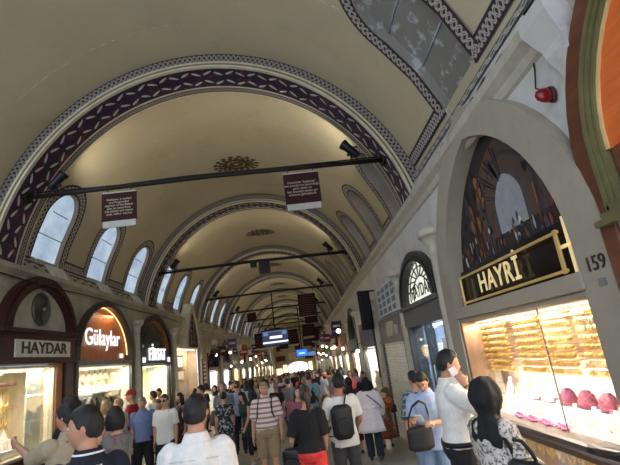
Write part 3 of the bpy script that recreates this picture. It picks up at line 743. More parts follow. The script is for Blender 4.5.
# bangle rods
for ci, (ya, yb) in enumerate(((3.2, 3.62), (3.77, 4.15), (4.25, 4.7), (4.97, 5.39), (5.48, 5.86))):
    for ri in range(8):
        z = 1.885 - ri * .07
        o = MB(); o.tube([s.P(ya, z, -.17), s.P(yb, z, -.17)], .009, 6); o.tube([s.P((ya + yb) / 2, z, -.4), s.P((ya + yb) / 2, z, -.17)], .007, 5)
        tag(o.build('bangle_rod', M('cream rod', (220, 200, 160), .4), None, 0, Vector(s.P((ya + yb) / 2, z, -.17))), 'display rod threaded with gold bangles on the back of the painted arch jeweller window', 'display rod', 'rods in the painted arch jeweller window')
        nb = 7
        for k in range(nb):
            if ri == 0 and ci == 0 and k == 0:
                b = MB(); b.torus((0, 0, 0), .022, .0065, 1, 16, 6, 0, 2.2); BM = b.mesh('gold_bangle', GOLD)
            yy = ya + .02 + (yb - ya - .04) * k / (nb - 1)
            bo = bpy.data.objects.new('gold_bangle', BM); COL.objects.link(bo); bo.location = s.P(yy, z - .012, -.17)
            bo.scale = (1, min(1.9, (yb - ya) / nb / .03), 1)
            tag(bo, 'gold bangle threaded on a rod in the painted arch jeweller window', 'bangle', 'bangles in the painted arch jeweller window')
for r_, (z, d, n, hh) in enumerate(((1.06, -.33, 9, .2), (.97, -.17, 10, .15))):
    for i in range(n):
        if r_ == 0 and i in (2, 3, 4): continue
        y = 3.2 + i * 2.3 / (n - 1) * (1 if r_ else .98)
        bust(s.P(y, z, d), 1, hh, WHITE, 'white necklace bust on the %s step of the painted arch jeweller window' % ('upper', 'lower')[r_], 'busts in the painted arch jeweller window')
        necklace(s.P(y, z + hh * .72, d + hh * (.25 - .72 * .25 + .09 + .03)), 1, hh * .5, hh * .55, GOLD, 'gold necklace on a white bust on the %s step of the painted arch jeweller window' % ('upper', 'lower')[r_], 'necklaces in the painted arch jeweller window', .006, .35)
for i in range(12):
    mb = MB()
    for k in range(6):
        a = 2 * PI * k / 6; mb.ball((.03 * math.cos(a), .03 * math.sin(a), .02), (.026, .026, .014), 8, 5, k % 2)
    mb.ball((0, 0, .03), .02, 8, 5, 2); y = 3.95 + i * .085
    o = mb.build('silk_flower', [M('magenta petal', (130, 30, 74), .7), M('pink petal', (190, 90, 130), .7), M('plum heart', (110, 24, 60), .7)], None); o.location = s.P(y, .925 + .0 * i, -.03 - .022 * (i % 3)); o.scale = (.8, .8, .8)
    tag(o, 'magenta silk flower strewn on floor of the painted arch jeweller window', 'artificial flower', 'silk flowers in the painted arch jeweller window')
for i in range(3):
    mb = MB(); mb.rings([[(r * math.cos(2 * PI * q / 14) * (1 + .12 * math.cos(5 * 2 * PI * q / 14)), r * math.sin(2 * PI * q / 14) * 1.2, z) for q in range(14)] for r, z in ((.07, 0), (.075, .05), (.06, .11), (.03, .15))])
    o = mb.build('draped_stand', M('magenta cloth'), None); o.location = s.P(3.72 + i * .28, 1.06, -.31); tag(o, 'stand draped in magenta cloth on the upper step of the painted arch jeweller window', 'display stand', 'draped stands in the painted arch jeweller window')
for r_ in range(2):
    for i in range(12):
        y = 3.42 + i * .185; z = .2 + r_ * .26
        mb = MB(); P = []
        for q in range(25):
            a = 2 * PI * q / 24; P.append((-.01, .05 * (math.sin(a) ** 3) * 1.1, .012 * (13 * math.cos(a) - 5 * math.cos(2 * a) - 2 * math.cos(3 * a) - math.cos(4 * a)) * .32))
        mb.tube(P, .011, 6); mb.poly([(.004, .068 * math.cos(2 * PI * q / 12), .085 * math.sin(2 * PI * q / 12)) for q in range(12)], 1)
        o = mb.build('heart_pendant', [GOLD, WHITE], None); o.location = s.P(y, z + .1, -.32 + .12 * (1 - r_)); tag(o, 'gold heart pendant on a white card in the %s row below the jeweller ledge' % ('bottom', 'top')[r_], 'pendant', 'pendants below the jeweller ledge')
# ---- right: dark lunette shop
s = Shop(1, 'dark shop front with glowing rayed lunette over glass doors', 7.35); h = dict(yc=7.38, hw=.98, sb=2.42, ss=2.46, st=3.12, pt=.05)
mb = MB(); arch_frame(mb, s.f, h, 0, .17, -.2, .1); arch_frame(mb, s.f, h, .04, .09, .1, .13); mb.build('arch_frame', M('charcoal frame', (58, 58, 54), .4, .3), s.root)
mb = MB(); arch_panel(mb, s.f, h, .01, -.04); mb.build('lunette_panel', m_emit('glowing lunette', (236, 240, 224), .8, scale=3, rgb2=(214, 218, 204)), s.root)
mb = MB()
for i in range(1, 10):
    a = PI * i / 10; p = (7.38 + .3 * math.cos(a), 2.72 + .16 * math.sin(a)); q = (7.38 + .95 * math.cos(a), 2.46 + .64 * math.sin(a)); mb.tube([s.P(*p, -.02), s.P(*q, -.02)], .013, 5)
for k in (.55, .8): mb.tube([s.P(7.38 + .97 * k * math.cos(PI * i / 20), 2.5 + .66 * k * math.sin(PI * i / 20), -.02) for i in range(21)], .012, 5)
mb.build('ray_bars', M('charcoal frame'), s.root)
text('lettering', 'HAYDAR', .31, M('black letters', (20, 22, 20), .4), s.right, s.P(7.42, 2.63, -.02), s.root, .003, bold=.004, xs=1.02)
s.part('lintel', M('slate lintel', (78, 80, 84), .4), [(6.2, 8.56, 2.06, 2.42, -.2, .08), (6.2, 8.56, 2.36, 2.44, -.2, .14)], .01)
s.part('strip_lamp', m_emit('cold strip lamp', (225, 240, 255), 6), [(6.45, 7.2, 2.0, 2.04, -.1, -.05)])
mb = MB(); s.span(mb, 6.24, 6.34, gz(7) - .05, 2.06, -.2, .06); s.span(mb, 8.4, 8.52, gz(8) - .05, 2.06, -.2, .06); s.span(mb, 7.32, 7.4, gz(7) - .05, 2.06, -.1, .04); mb.build('door_post', FRAMEG, s.root)
for (a, b) in ((6.34, 7.32), (7.4, 8.4)):
    mb = MB(); s.span(mb, a, b, gz(7) - .05, 2.06, -.02, 0); d_ = mb.build('glass_door', m_glass('bluish door glass', (.82, .88, .93), .2) if 'bluish door glass' not in MATS else MATS['bluish door glass'], s.root)
    mb = MB(); mb.tube([s.P(b - .1 if a < 7 else a + .1, .9, .05), s.P(b - .1 if a < 7 else a + .1, 1.4, .05)], .014, 8); mb.build('handle', STEEL, d_)
s.part('poster', WHITE, [(6.42, 6.72, 1.35, 1.8, -.015, .004)])
s.part('inner_room', M('blue grey interior', (166, 176, 190), .7), [(6.2, 8.5, gz(8), 2.4, -1.32, -1.3), (6.18, 6.2, gz(7), 2.4, -1.3, -.2), (8.5, 8.52, gz(8), 2.4, -1.3, -.2), (6.2, 8.5, 2.4, 2.42, -1.3, -.2)])
lamp('AREA', s.P(7.35, 2.3, -.6), 50, (.75, .86, 1), 1.6, .3, aim=s.P(7.35, .5, -1.2))
# ---- right: rolled down shutter below a photo board
s = Shop(1, 'shop closed by a white roller shutter below a board of small photos', 10.2)
mb = MB(); n = 34; zb = gz(11) - .05
P = []
for i in range(n + 1):
    z = zb + (1.86 - zb) * i / n; P += [(z, -.02), (z + .012, .01), (z + (1.86 - zb) / n - .01, .012)]
A = [s.P(9.02, z, d) for z, d in P]; B = [s.P(11.4, z, d) for z, d in P]; mb.strip(A, B); mb.build('shutter', M('shutter slats', (232, 229, 218), .4), s.root)
s.part('shutter_guide', FRAMEG, [(8.92, 9.02, zb, 2.0, -.08, .06), (11.4, 11.5, zb, 2.0, -.08, .06)], .01)
s.part('shutter_box', M('slate box', (104, 104, 104), .45), [(8.86, 11.56, 1.86, 2.42, -.15, .06), (8.86, 11.56, 1.84, 1.9, -.15, .1)], .01)
s.part('meter_box', M('beige boxes', (170, 160, 140), .5), [(9.7, 10.3, 1.98, 2.3, .06, .12), (9.3, 9.5, 2.0, 2.2, .06, .1)], .008)
pb = s.part('photo_board', M('photo board', (196, 200, 204), .4), [(8.82, 11.1, 2.46, 3.16, .04, .08)], .005)
mb = MB()
for r_ in range(4):
    for c_ in range(4): s.span(mb, 8.98 + c_ * .53, 9.34 + c_ * .53, 2.51 + r_ * .16, 2.62 + r_ * .16, .08, .086)
mb.build('photo', M('grey photo', (112, 122, 134), .4), pb)
# ---- farther shop fronts on both sides
SW = [(120, 40, 34), (38, 46, 70), (150, 120, 60), (60, 36, 28), (30, 66, 58), (200, 190, 170), (90, 90, 96), (140, 70, 40)]
LN = [(250, 240, 214), (240, 246, 250), (255, 226, 180), (246, 236, 220)]
ORD = ['first', 'second', 'third', 'fourth', 'fifth', 'sixth', 'seventh', 'eighth', 'ninth', 'tenth', 'eleventh', 'twelfth', 'thirteenth', 'fourteenth', 'fifteenth']
SN = ['brick red', 'navy', 'ochre', 'dark brown', 'teal', 'cream', 'grey', 'tan']
for side, lst in ((-1, FARL), (1, FARR)):
    for i, yc in enumerate(lst):
        k = (i * 3 + (side > 0)) % 8; b = gz(yc)
        s = Shop(side, '%s bright shop front beyond the %s, under a %s sign' % (ORD[i], 'frame stall' if side < 0 else 'roller shutter', SN[k]), yc)
        z1 = 1.95 + b * .5
        s.part('sign_board', M('%s sign' % SN[k], SW[k], .5), [(yc - 1.44, yc + 1.44, z1 + .06, 2.56 if i % 2 == 0 else z1 + .5, -.1, .1)], .01)
        if i % 2:
            h = dict(yc=yc, hw=1.28, sb=z1 + .5, ss=z1 + .55, st=3.26, pt=.1)
            mb = MB(); arch_frame(mb, s.f, h, 0, .15, -.1, .08); mb.build('arch_frame', (WOODD, FRAMEG, STONEF)[i % 3], s.root)
            mb = MB(); arch_panel(mb, s.f, h, .01, -.05); mb.build('lunette_panel', (DARKG, WOODO, SIGNW)[(i // 2) % 3], s.root)
        s.part('side_post', (FRAMEG, WOODD, STONEF)[i % 3], [(yc - 1.42, yc - 1.3, b - .1, z1 + .1, -.1, .08), (yc + 1.3, yc + 1.42, b - .1, z1 + .1, -.1, .08)], .01)
        lin = M('far lining %d' % (i % 4), LN[i % 4], .7)
        s.window(yc - 1.26, yc + 1.26, b + .4, z1, .7, FRAMEG, lin, .04, 48 if i < 9 else 90, ((1, .93, .8), (.92, .96, 1), (1, .8, .55))[(i + (side > 0)) % 3])
        s.part('shelf', WHITE, [(yc - 1.24, yc + 1.24, b + .95, b + .98, -.68, -.15), (yc - 1.24, yc + 1.24, b + 1.45, b + 1.48, -.68, -.2)])
        s.part('plinth', (WOODD, FRAMEG, STONEF)[i % 3], [(yc - 1.3, yc + 1.3, b - .1, b + .36, -.1, .06)])
        if i < 5:
            for q in range(6):
                bust(s.P(yc - 1.0 + q * .4, b + .98, -.4), side, .34, (WHITE, VELVET, GOLDT)[(q + i) % 3], 'display bust in the %s bright shop beyond the %s' % (ORD[i], 'frame stall' if side < 0 else 'roller shutter'), 'busts in farther shops')
# ------------------------------------------------------------------ people
def remesh(mb, voxel, smooth=2, decim=None):
    o = bpy.data.objects.new('tmp', mb.mesh('tmp', [])); COL.objects.link(o)
    m = o.modifiers.new('r', 'REMESH'); m.mode = 'VOXEL'; m.voxel_size = voxel; m.use_smooth_shade = True
    if smooth: q = o.modifiers.new('s', 'SMOOTH'); q.iterations = smooth; q.factor = .5
    if decim: q = o.modifiers.new('d', 'DECIMATE'); q.ratio = decim
    bpy.context.view_layer.update()
    me = bpy.data.meshes.new_from_object(o.evaluated_get(bpy.context.evaluated_depsgraph_get()))
    old = o.data; bpy.data.objects.remove(o); bpy.data.meshes.remove(old)
    for p in me.polygons: p.use_smooth = True
    return me
def folds(me, amp, freq, seed, stretch=(1, 1, .45)):
    n = len(me.vertices); co = np.empty(n * 3, np.float32); no = np.empty(n * 3, np.float32)
    me.vertices.foreach_get('co', co); me.vertex_normals.foreach_get('vector', no); co = co.reshape(-1, 3)
    q = co * np.array([freq * k for k in stretch], np.float32) + np.array((seed * 3.1, seed * 1.7, seed * .9), np.float32)
    d = np.array([noise.noise(Vector(p)) + .5 * noise.noise(Vector(p * 2.3)) for p in q.astype(float)], np.float32)
    me.vertices.foreach_set('co', (co + no.reshape(-1, 3) * (amp * d)[:, None]).ravel()); me.update()
def ring(c, rx, ry, n=16, frame=None):
    X, Y_ = (Vector((1, 0, 0)), Vector((0, 1, 0))) if frame is None else frame
    P = []
    for i in range(n):
        a = 2 * PI * i / n; ca, sa = math.cos(a), math.sin(a)
        k = (abs(ca) ** 2.4 + abs(sa) ** 2.4) ** (-1 / 2.4)
        P.append(Vector(c) + X * rx * ca * k + Y_ * ry * sa * k)
    return P
def limb(mb, pts, prof, grow=0., t0=0., t1=1., n=12):
    """tapered limb along joints a-b-c; prof = radii at fractions of the whole length"""
    a, b, c = (Vector(p) for p in pts); L1, L2 = (b - a).length, (c - b).length; L = L1 + L2
    P, R = [], []
    K = 12
    for i in range(K + 1):
        t = t0 + (t1 - t0) * i / K; d = t * L
        if d <= L1: p = a + (b - a) * (d / L1)
        else: p = b + (c - b) * ((d - L1) / L2)
        P.append(p); f = t
        for (u, r), (u2, r2) in zip(prof, prof[1:]):
            if u <= f <= u2 + 1e-9: R.append(r + (r2 - r) * (f - u) / (u2 - u) + grow); break
        else: R.append(prof[-1][1] + grow)
    mb.tube(P, R, n)
ARM = [(0, .056), (.25, .048), (.47, .039), (.56, .042), (.7, .038), (1, .026)]
LEG = [(0, .094), (.2, .083), (.45, .058), (.52, .055), (.66, .058), (.8, .045), (1, .036)]
TORSO = [(.86, .135, .105, 0), (.93, .163, .118, -.012), (1.0, .158, .115, -.01), (1.1, .143, .103, 0), (1.2, .153, .11, .004), (1.3, .168, .118, .006), (1.37, .166, .112, -.004), (1.425, .138, .088, -.012), (1.468, .088, .068, -.016), (1.5, .062, .06, -.014)]
TORSOF = [(.86, .14, .11, 0), (.93, .172, .122, -.014), (1.0, .162, .116, -.01), (1.1, .125, .096, 0), (1.2, .135, .104, .01), (1.29, .148, .124, .022), (1.36, .15, .104, .0), (1.43, .13, .08, -.012), (1.465, .085, .062, -.016), (1.5, .053, .052, -.014)]
def head_dir(dx, dy, dz):
    x, y, z = .075 * dx, .094 * dy, .118 * dz
    if dz < 0: k = 1 - .30 * (-dz) ** 1.6; x *= k; y *= (1 - .22 * (-dz) ** 1.5) if dy < 0 else 1
    y += .012 * max(0, dy) * math.exp(-((dz + .75) / .3) ** 2)
    return Vector((x, y, z))
def face_bump(dx, dy, dz):
    if dy <= 0: return 0
    g = lambda a, b, sa, sb: math.exp(-((dx - a) / sa) ** 2 - ((dz - b) / sb) ** 2)
    return (.012 * g(0, .0, .11, .2) + .024 * g(0, -.2, .14, .12) - .010 * (g(.36, .06, .18, .11) + g(-.36, .06, .18, .11)) + .006 * (g(.34, .24, .25, .08) + g(-.34, .24, .25, .08))
            + .007 * g(0, -.47, .24, .06) + .006 * g(0, -.58, .22, .05) - .005 * g(0, -.525, .28, .025) + .010 * g(0, -.84, .24, .14) + .004 * (g(.5, -.15, .2, .15) + g(-.5, -.15, .2, .15)))
def sphere_rings(fn, n=28, m=22):
    R = []
    for j in range(m + 1):
        ph = -PI / 2 + PI * j / m; r = []
        ph = max(-PI / 2 + .03, min(PI / 2 - .03, ph))
        for i in range(n):
            a = 2 * PI * i / n; r.append(fn(math.cos(ph) * math.cos(a), math.cos(ph) * math.sin(a), math.sin(ph)))
        R.append(r)
    return R
def hairline(dx, dy):
    # lower limit (dz) of the hair for a direction round the head
    t = [(-1, -.54), (-.5, -.46), (-.1, -.12), (.15, .0), (.5, .42), (.8, .52), (1, .55)]
    for (a, b), (c, d) in zip(t, t[1:]):
        if dy <= c: return b + (d - b) * (dy - a) / (c - a)
    return t[-1][1]
SKIN = [M('skin fair', (214, 168, 142), .5, 0, .05), M('skin olive', (190, 142, 112), .5, 0, .05), M('skin tan', (166, 116, 88), .5, 0, .05)]
HAIR = dict(black=M('black hair', (22, 18, 16), .62, 0, .3, 40), brown=M('brown hair', (62, 42, 30), .45, 0, .25, 40), grey=M('grey hair', (118, 112, 106), .5, 0, .25, 40), fair=M('fair hair', (150, 116, 76), .5, 0, .2, 40))
EYEW = M('eye white', (220, 214, 206), .3); EYED = M('eye dark', (30, 22, 18), .2); LIP = M('lips', (158, 96, 86), .5); BROW = M('brow hair', (34, 26, 22), .7)
SHOE = M('dark shoe leather', (34, 28, 26), .4); SNEAK = M('pale sneaker', (190, 190, 190), .6)
class Person:
    def __init__(s, X, Y, head, H, label, near=0, fem=False, armL=None, armR=None, legL=None, legR=None, lean=0., side=0., twist=0., yaw=0., nod=0., skin=1,
                 hand=.25, handL=None, handR=None, fat=1., seed=None, group=None, off=0.):
        s.k = H / 1.75; s.near = near; s.fem = fem; s.skin = SKIN[skin]; s.seed = seed if seed is not None else (X * 7.3 + Y * 3.7) % 50; s.fat = fat
        s.vox = (.03, .016, .011, .0085)[near]
        s.root = thing('person', label, 'person', (X, Y, gz(Y) + off), math.radians(head), group)
        k = s.k; a = .11 if not fem else .1
        dl = lambda v, d: Vector(v if v is not None else d).normalized()
        def legs(spec, sg):
            th, sh = spec if spec else ((.03, 0, -1), (.0, -.02, -1))
            hip = Vector((sg * .092, 0, .91)); th = dl(th, th); sh = dl(sh, sh)
            kn = hip + Vector((th.x * sg, th.y, th.z)) * .425; an = kn + Vector((sh.x * sg, sh.y, sh.z)) * .41
            return [hip, kn, an]
        L, R = legs(legL, -1), legs(legR, 1); low = min(L[2].z, R[2].z); dz = .075 - low
        s.dz = dz
        for q in (L, R):
            for p in q: p.z += dz
        s.legs = {-1: L, 1: R}; s.piv = Vector((0, 0, .95 + dz))
        s.rot = Matrix.Rotation(-lean, 3, 'X') @ Matrix.Rotation(side, 3, 'Y') @ Matrix.Rotation(twist, 3, 'Z')
        w = .166 if not fem else .146
        s.arms = {}
        for sg, spec in ((-1, armL), (1, armR)):
            up_, fo = spec if spec else ((.13, -.04, -1), (.05, .16, -1))
            sh = s.U((sg * w, -.012, 1.412)); up_ = Vector(up_).normalized(); fo = Vector(fo).normalized()
            el = sh + Vector((up_.x * sg, up_.y, up_.z)) * .285; wr = el + Vector((fo.x * sg, fo.y, fo.z)) * .25
            s.arms[sg] = [sh, el, wr]
        s.hr = s.rot @ Matrix.Rotation(yaw, 3, 'Z') @ Matrix.Rotation(nod, 3, 'X')
        s.hc = s.U((0, 0, 1.54)) + (s.hr @ Vector((0, .012, .092)))
        s.tor = TORSOF if fem else TORSO
        s.hands = {-1: handL if handL is not None else hand, 1: handR if handR is not None else hand}
        s.body()
    def U(s, p): return s.piv + s.rot @ (Vector(p) + Vector((0, 0, s.dz)) - s.piv)
    def put(s, name, me, mats):
        me.transform(Matrix.Scale(s.k, 4))
        me.name = name; me.materials.clear()
        for m in (mats if isinstance(mats, list) else [mats]): me.materials.append(m)
        o = bpy.data.objects.new(name, me); COL.objects.link(o); o.parent = s.root
        return o
    def torso(s, mb, grow=0., z0=0., z1=9., tor=None, flare=0.):
        f = (s.rot @ Vector((1, 0, 0)), s.rot @ Vector((0, 1, 0))); R = []
        for z, rx, ry, oy in (tor or s.tor):
            if z < z0 - 1e-6 or z > z1 + 1e-6: continue
            ft = s.fat if .88 < z < 1.35 else 1; fr = (s.fat - 1) * .06 if .9 < z < 1.3 else 0
            R.append(ring(s.U((0, oy + fr, z)), rx * (1 + (ft - 1) * .6) + grow + flare * max(0, 1.1 - z), ry * ft + grow + flare * max(0, 1.1 - z), 18, f))
        mb.rings(R)
    def hand(s, mb, sg, curl):
        el, wr = s.arms[sg][1], s.arms[sg][2]; d = (wr - el).normalized()
        t = Vector((0, 1, 0)) - d * d.y; t = t.normalized() if t.length > .2 else Vector((-sg, 0, 0)) - d * (-sg * d.x)   # thumb side faces forward
        t.normalize(); n = d.cross(t).normalized()
        if n.x * sg > 0: n = -n                                  # palm towards the body
        mb.rings([ring(wr + d * q, a, b, 10, (t, n)) for q, a, b in ((-.015, .027, .024), (.01, .03, .021), (.04, .039, .018), (.075, .041, .016), (.092, .038, .013))])
        for i, (o, l) in enumerate(((.029, .072), (.010, .08), (-.010, .074), (-.028, .058))):
            p = wr + d * .082 + t * o; P = [p - d * .02, p]; a = 0
            for seg, c in ((.42, .5), (.32, .9), (.26, .6)):
                a += curl * c * 1.25; p = p + (d * math.cos(a) + n * math.sin(a)) * l * seg; P.append(p)
            mb.tube(P, [.0095, .0095, .009, .0085, .007], 7)
        p = wr + d * .025 + t * .022; mb.tube([p, p + (t * .8 + d * .6) * .03, p + (t * .75 + d * .9 + n * .25 * (1 + curl)) * .05, p + (t * .6 + d * 1.1 + n * .5 * (1 + curl)) * .066], [.014, .012, .0105, .008], 7)
    def body(s):
        mb = MB()
        s.torso(mb, -.004)
        f = (s.rot @ Vector((1, 0, 0)), s.rot @ Vector((0, 1, 0)))
        nb = s.U((0, -.014, 1.47)); hb = s.hc + s.hr @ Vector((0, -.012, -.07)); w = .056 if not s.fem else .049
        mb.tube([nb, (nb + hb) / 2, hb], [w * 1.12, w, w * .98], 14)
        def hv(dx, dy, dz):
            p = head_dir(dx, dy, dz); p.y += face_bump(dx, dy, dz); return s.hc + s.hr @ p
        mb.rings(sphere_rings(hv, 32, 28))
        for sg in (-1, 1):
            c = s.hc + s.hr @ Vector((sg * .077, -.012, -.008))
            mb.rings([[c + s.hr @ Vector((sg * .008 * math.cos(b) + sg * .006 * math.sin(a), .017 * math.cos(a) * math.sin(b) - .004, .03 * math.sin(a) * math.sin(b))) for a in [2 * PI * i / 10 for i in range(10)]] for b in [.05 + (PI - .1) * j / 6 for j in range(7)]])
            limb(mb, s.arms[sg], ARM)
            if s.near: s.hand(mb, sg, s.hands[sg])
            else: a = s.arms[sg]; d = (a[2] - a[1]).normalized(); mb.tube([a[2], a[2] + d * .06, a[2] + d * .15], [.03, .042, .02], 8)
            mb.ball(s.arms[sg][0], .055, 10, 7)
            l = s.legs[sg]; limb(mb, l, LEG)
            an = l[2]; mb.tube([an + Vector((0, -.04, -.03)), an + Vector((0, .03, -.035)), an + Vector((sg * .01, .13, -.05)), an + Vector((sg * .012, .18, -.055))], [.035, .04, .034, .018], 8)
        s.b = s.put('body', remesh(mb, s.vox, 2 if s.near else 1), s.skin)
    def small(s, name, mb, mat):
        return s.put(name, mb.mesh(name, []), mat)
    def face(s, brow=BROW):
        for sg in (-1, 1):
            mb = MB(); c = s.hc + s.hr @ Vector((sg * .031, .0785, .008)); mb.ball(c, (.0135, .009, .0075), 10, 7); e = s.small('eye', mb, EYEW)
            mb = MB(); mb.ball(c + s.hr @ Vector((0, .0065, 0)), .0062, 8, 6); p = s.small('iris', mb, EYED); p.parent = e
            mb = MB(); mb.tube([s.hc + s.hr @ Vector((sg * a, y, z)) for a, y, z in ((.014, .0915, .027), (.03, .091, .0325), (.048, .08, .027))], [.0035, .0045, .0025], 6); s.small('eyebrow', mb, brow)
        mb = MB(); mb.tube([s.hc + s.hr @ Vector((a, y, z)) for a, y, z in ((-.024, .09, -.062), (-.01, .1015, -.0605), (0, .1025, -.061), (.01, .1015, -.0605), (.024, .09, -.062))], [.002, .0048, .0048, .0048, .002], 6); s.small('mouth', mb, LIP)
    def hair(s, kind='short', color='black', thick=.012, cut=None):
        mb = MB(); bald = kind == 'balding'
        def hv(dx, dy, dz):
            hl = hairline(dx, dy) if cut is None else cut(dx, dy)
            if bald: hl = max(hl, .2 if dy > .1 else hl)
            p = head_dir(dx, dy, dz); k = 1 + (thick + .006 * noise.noise(Vector((dx * 3, dy * 3, dz * 3 + s.seed)))) / .09
            e = (dz - hl) / .12
            if e < 0: k = .9
            elif e < 1: k = 1.0 + (k - 1.0) * min(1, .35 + e)
            if bald and dz > .72 and dy > -.5: k = .96
            return s.hc + s.hr @ (p * k + Vector((0, 0, .004)))
        mb.rings(sphere_rings(hv, 84, 66) if s.near == 3 else sphere_rings(hv, 40, 32))
        if kind in ('bob', 'long', 'pony', 'bun'):
            B = lambda x, y, z: s.hc + s.hr @ Vector((x, y, z))
            if kind == 'bob':
                for a in range(-5, 6):
                    t = a / 5 * 2.0; x, y = .078 * math.sin(t), -.088 * math.cos(t); mb.tube([B(x, y, .05), B(x * 1.08, y * 1.08, -.04), B(x * 1.05, y * 1.0, -.125)], [.024, .028, .016], 7)
            if kind == 'long':
                for a in range(-4, 5):
                    t = a / 4 * 1.75; x, y = .076 * math.sin(t), -.086 * math.cos(t); mb.tube([B(x, y, .05), B(x * 1.1, y * 1.1, -.06), B(x * 1.15, y * 1.15 - .01, -.17), B(x * .95, y * 1.2 - .02, -.26)], [.024, .029, .028, .012], 7)
            if kind == 'pony':
                mb.tube([B(0, -.09, .05), B(0, -.125, .03), B(.005, -.14, -.05), B(.01, -.125, -.17), B(.012, -.115, -.24)], [.03, .026, .036, .03, .01], 9)
            if kind == 'bun': mb.ball(B(0, -.115, .03), .042, 10, 8)
            me = remesh(mb, max(.011, s.vox), 1)
        else: me = mb.mesh('hair', [])
        s.put('hair', me, HAIR[color])
    def scarf(s, mat, drape=.34, puff=.02, name='headscarf', lumps=.006):
        mb = MB()
        def hv(dx, dy, dz):
            p = head_dir(dx, dy, dz); k = 1 + puff / .09
            if dy > .35 and abs(dx) < .66 and -.95 < dz < .52: k = .86
            q = p * k
            if dy < 0 and dz > -.2: q = q + Vector((0, -.02 * max(0, -dy), 0))
            return s.hc + s.hr @ (q + Vector((0, -.004, .004)))
        mb.rings(sphere_rings(hv, 28, 24))
        f = (s.rot @ Vector((1, 0, 0)), s.rot @ Vector((0, 1, 0)))
        c = s.hc + s.hr @ Vector((0, -.028, -.06))
        mb.rings([ring(c, .078, .082, 18, f), ring(s.U((0, -.02, 1.49)), .085, .085, 18, f), ring(s.U((0, -.015, 1.43)), .15, .11, 18, f), ring(s.U((0, -.01, 1.43 - drape * .35)), .18, .132, 18, f), ring(s.U((0, -.005, 1.43 - drape * .7)), .155, .125, 18, f)])
        me = remesh(mb, max(.012, s.vox), 2); folds(me, lumps, 9, s.seed); s.put(name, me, mat)
    def top(s, mat, sleeve='short', hem=.9, grow=.016, name='shirt', flare=0., loose=0., amp=.008, collar=None, tuck=False):
        mb = MB(); tor = [(hem, s.tor[1][1] + (0 if hem > .8 else .0), s.tor[1][2], -.01)] + [t for t in s.tor if t[0] > hem + .02 and t[0] < 1.49]
        s.torso(mb, grow + loose, tor=tor, flare=flare)
        t1 = dict(short=.42, long=.98, half=.55, none=.0, elbow=.5, rolled=.62)[sleeve]
        for sg in (-1, 1):
            mb.ball(s.arms[sg][0], .06 + grow * .5, 12, 8)
            if t1: limb(mb, s.arms[sg], [(u, r + grow * (.9 + .6 * min(1, u * 2))) for u, r in ARM], .006 + loose * .4, 0, t1)
        me = remesh(mb, s.vox * 1.15, 3 if s.near else 1); folds(me, amp, 11, s.seed); o = s.put(name, me, mat)
        if collar:
            mb = MB(); f = (s.rot @ Vector((1, 0, 0)), s.rot @ Vector((0, 1, 0)))
            mb.rings([ring(s.U((0, -.016, z)), a, b, 18, f) for z, a, b in ((1.455, .104, .088), (1.478, .09, .081), (1.515, .073, .071), (1.525, .07, .068), (1.52, .064, .063), (1.48, .07, .066))], 0, False)
            me = mb.mesh('collar', []); c = s.put('collar', me, collar)
        return o
    def trousers(s, mat, length=1., grow=.016, name='trousers', amp=.008, top=1.04, wide=0.):
        mb = MB(); s.torso(mb, grow, z0=.86, z1=top)
        for sg in (-1, 1): limb(mb, s.legs[sg], [(u, r + grow * (1 + .5 * u) + wide * u) for u, r in LEG], 0, 0, length)
        me = remesh(mb, s.vox * 1.2, 3 if s.near else 1); folds(me, amp, 10, s.seed + 5, (1, 1, .6)); return s.put(name, me, mat)
    def belt(s, mat, z=1.0, grow=.03):
        mb = MB(); f = (s.rot @ Vector((1, 0, 0)), s.rot @ Vector((0, 1, 0)))
        rx, ry = .158 * (1 + (s.fat - 1) * .6), .115 * s.fat
        mb.rings([ring(s.U((0, -.01 + (s.fat - 1) * .06, z + dz)), rx + grow + e, ry + grow + e, 18, f) for dz, e in ((-.02, -.01), (-.02, 0), (.02, 0), (.02, -.01))], 0, False)
        s.small('belt', mb, mat)
    def skirt(s, mat, z0, z1, w1, name='dress', amp=.014):
        mb = MB(); R = []; n = 36
        for i in range(10):
            t = i / 9; z = z0 + (z1 - z0) * t
            rx = .17 + (w1 - .17) * t; ry = .125 + (w1 * .8 - .125) * t
            cen = s.U((0, -.01, z)) if z > .9 else Vector((0, 0, z + s.dz)) + (s.legs[-1][1] + s.legs[1][1]) / 2 * Vector((1, 1, 0)).x * 0
            R.append([Vector((cen.x + rx * math.cos(a) * (1 + .05 * t * math.sin(7 * a + s.seed)), cen.y + ry * math.sin(a) * (1 + .05 * t * math.sin(7 * a + s.seed)), cen.z)) for a in [2 * PI * q / n for q in range(n)]])
        mb.rings(R); me = mb.mesh(name, []); folds(me, amp, 9, s.seed); return s.put(name, me, mat)
    def shoes(s, mat=None, name='shoe'):
        for sg in (-1, 1):
            an = s.legs[sg][2]; mb = MB(); sh = s.legs[sg][2] - s.legs[sg][1]
            R = []
            for y, w, h in ((-.075, .02, .045), (-.065, .034, .07), (-.03, .04, .085), (.02, .041, .085), (.08, .045, .06), (.14, .046, .048), (.18, .036, .04), (.2, .015, .03)):
                R.append([an + Vector((sg * .006 + w * math.cos(a), y, -.075 + max(0, h / 2 + h / 2 * math.sin(a)) )) for a in [2 * PI * i / 12 for i in range(12)]])
            mb.rings(R); s.small(name, mb, mat or SHOE)
    def W(s, p):
        """local point (1.75 m body) to world"""
        a = s.root.rotation_euler.z; q = Vector(p) * s.k
        return Vector((q.x * math.cos(a) - q.y * math.sin(a), q.x * math.sin(a) + q.y * math.cos(a), q.z)) + s.root.location
